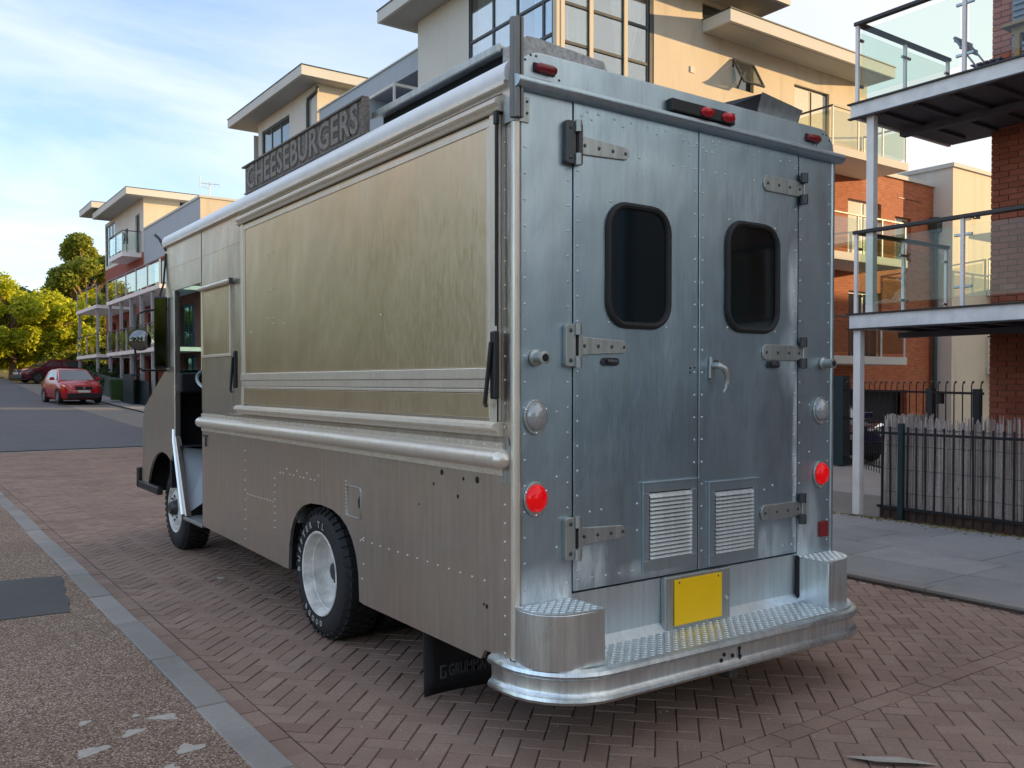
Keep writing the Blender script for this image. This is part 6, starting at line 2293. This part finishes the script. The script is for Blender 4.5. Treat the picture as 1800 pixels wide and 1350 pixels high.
tree('sunlit lime green tree at the far left, in front of the dark one', (5.0, 66.0, gz(66)), 6.6, 4.3, M['leaf_lime'], 11, 42000, 0.16, 0.18, 46, 0.22, None, (0.17, 0.32))
tree('lime green young tree with pale trunk at the left edge of the photo', (3.6, 68.5, gz(68.5)), 6.2, 3.4, M['leaf_lime'], 12, 24000, 0.16, 0.22, 32, 0.18, None, (0.18, 0.33))
tree('smaller lime tree whose branches hang over the maroon saloon', (8.0, 65.0, gz(65)), 5.8, 2.9, M['leaf_lime'], 13, 20000, 0.16, 0.30, 28, 0.14, None, (0.18, 0.33))
tree('tall olive green tree rising behind the lime trees beside the far building', (11.9, 78.0, gz(78)), 11.4, 4.2, M['leaf_olive'], 21, 46000, 0.19, 0.2, 54, 0.35, None, (0.16, 0.30))
tree('dark backing tree between the lime trees and the far building', (14.0, 86.0, gz(86)), 8.0, 4.5, M['leaf_dark'], 22, 12000, 0.34, 0.1, 20, 0.3)
tree('dark tree filling the gap low behind the lime trees', (6.0, 84.0, gz(84)), 6.5, 5.0, M['leaf_dark'], 23, 12000, 0.34, 0.08, 20, 0.3)
hd = thing('hedge', 'rounded clipped green bush behind the maroon saloon', 'bush', (7.6, 64.0, gz(64)))
foliage('hedge_leaves', hd, [((7.4, 64.0, gz(64) + 0.9), (1.3, 1.2, 1.3), 0.5, 0.6), ((9.2, 63.5, gz(63.5) + 0.8), (1.4, 1.2, 1.1), 0.5, 0.35)], 9000, 0.14, M['leaf_mid'], 31)
gh = thing('front_hedge', 'low dark green hedge at the foot of the far building balconies', 'hedge', (7.6, 52, gz(52)))
foliage('hedge_leaves', gh, [((7.9, 48.0 + 1.6 * k, gz(48 + 1.6 * k) + 0.75), (0.7, 1.1, 0.8), 0.2, 0.3) for k in range(5)], 9000, 0.12, M['leaf_dark'], 33)
dk = thing('dark_boundary_fence', 'dark teal close boarded fence under the far balconies', 'fence', (7.3, 46, gz(46)))
yy = 38.0
pl0 = None
while yy < 55.5:
    mb = MB()
    mb.box(7.30, 7.34, yy, yy + 0.57, gz(yy) - 0.05, gz(yy) + 1.15)
    mb.build('fence_panel', M['iron_green'], dk)
    yy += 0.60
# wheelie bins
def bin_(loc, mt, label, group=None):
    t = thing('wheelie_bin', label, 'bin', (0, 0, 0))
    mb = MB()
    mb.add([(-0.22, -0.26, 0.08), (0.22, -0.26, 0.08), (0.22, 0.26, 0.08), (-0.22, 0.26, 0.08), (-0.29, -0.36, 0.98), (0.29, -0.36, 0.98), (0.29, 0.36, 0.98), (-0.29, 0.36, 0.98)],
           [(0, 3, 2, 1), (4, 5, 6, 7), (0, 1, 5, 4), (1, 2, 6, 5), (2, 3, 7, 6), (3, 0, 4, 7)])
    mb.build('bin_body', mt, t, bevel=0.02)
    MB().box(-0.31, 0.31, -0.39, 0.40, 0.985, 1.06).build('bin_lid', mt, t, bevel=0.02)
    for s in (-1, 1):
        MB().lathe([(0.10, -0.03), (0.10, 0.03)], (s * 0.24, 0.27, 0.10), 'x', 14).build('bin_wheel', M['rubber'], t)
    t.location = loc
    t.rotation_euler = (0, 0, R(-90))
    return t


M['bin_green'] = plain('green bin plastic', (0.03, 0.075, 0.012), 0.5)
bin_((6.95, 42.6, gz(42.6) + 0.05), M['bin_green'], 'green wheelie bin on the far pavement beside the dark fence')
bx = thing('bin_store', 'low dark teal bin store at the kerb end of the far fence', 'bin store', (7.2, 40.4, gz(40.4)))
for k in range(4):
    MB().box(6.95, 7.0, 39.4 + k * 0.5, 39.88 + k * 0.5, gz(40) + 0.05, gz(40) + 1.35).build('store_panel', M['iron_green'], bx)
MB().box(6.9, 7.3, 39.35, 41.45, gz(40) + 1.351, gz(40) + 1.42).build('store_lid', M['iron_green'], bx)
# unseen trees added for reflections in the truck, then woodland closing the street
wd = MB()
tree('unseen lime tree across the crossing, added for the truck side reflections', (-13.0, 27.0, gz(27)), 9.0, 4.0, M['leaf_lime'], 41, 6000, 0.38, 0.25, 16, 0.25)
tree('unseen olive tree further up the side street, added for the truck side reflections', (-15.0, 38.0, gz(38)), 10.0, 4.6, M['leaf_mid'], 42, 6000, 0.40, 0.2, 16, 0.3)
tree('unseen olive tree on the left verge, added for the truck side reflections', (-11.0, 17.0, 0), 8.0, 3.4, M['leaf_mid'], 43, 5000, 0.38, 0.3, 14, 0.22)
tree('green tree on the left verge behind the viewer, seen only in the door mirror', (-18.0, -17.0, 0), 8.5, 4.6, M['leaf_mid'], 46, 5000, 0.42, 0.12, 16, 0.3)
tree('unseen dark tree on the left verge well behind the viewer, added for reflections', (-12.0, -20.0, 0), 9.5, 4.6, M['leaf_mid'], 44, 5000, 0.42, 0.15, 16, 0.3)
tree('unseen dark tree behind the viewer, nearer the road, added for reflections', (-5.5, -26.0, 0), 10.5, 5.0, M['leaf_mid'], 45, 5000, 0.42, 0.15, 16, 0.3)
far = foliage('far_wood', None, [((-60 + 12 * k, 118 + 6 * math.sin(k), gz(110) + 3.0), (9, 5, 5.5), 1 / 16, 0.45) for k in range(16)], 16000, 0.7, M['leaf_mid'], 51, kind='stuff')
tag(far, 'band of green woodland closing the view at the end of the street', 'woodland')
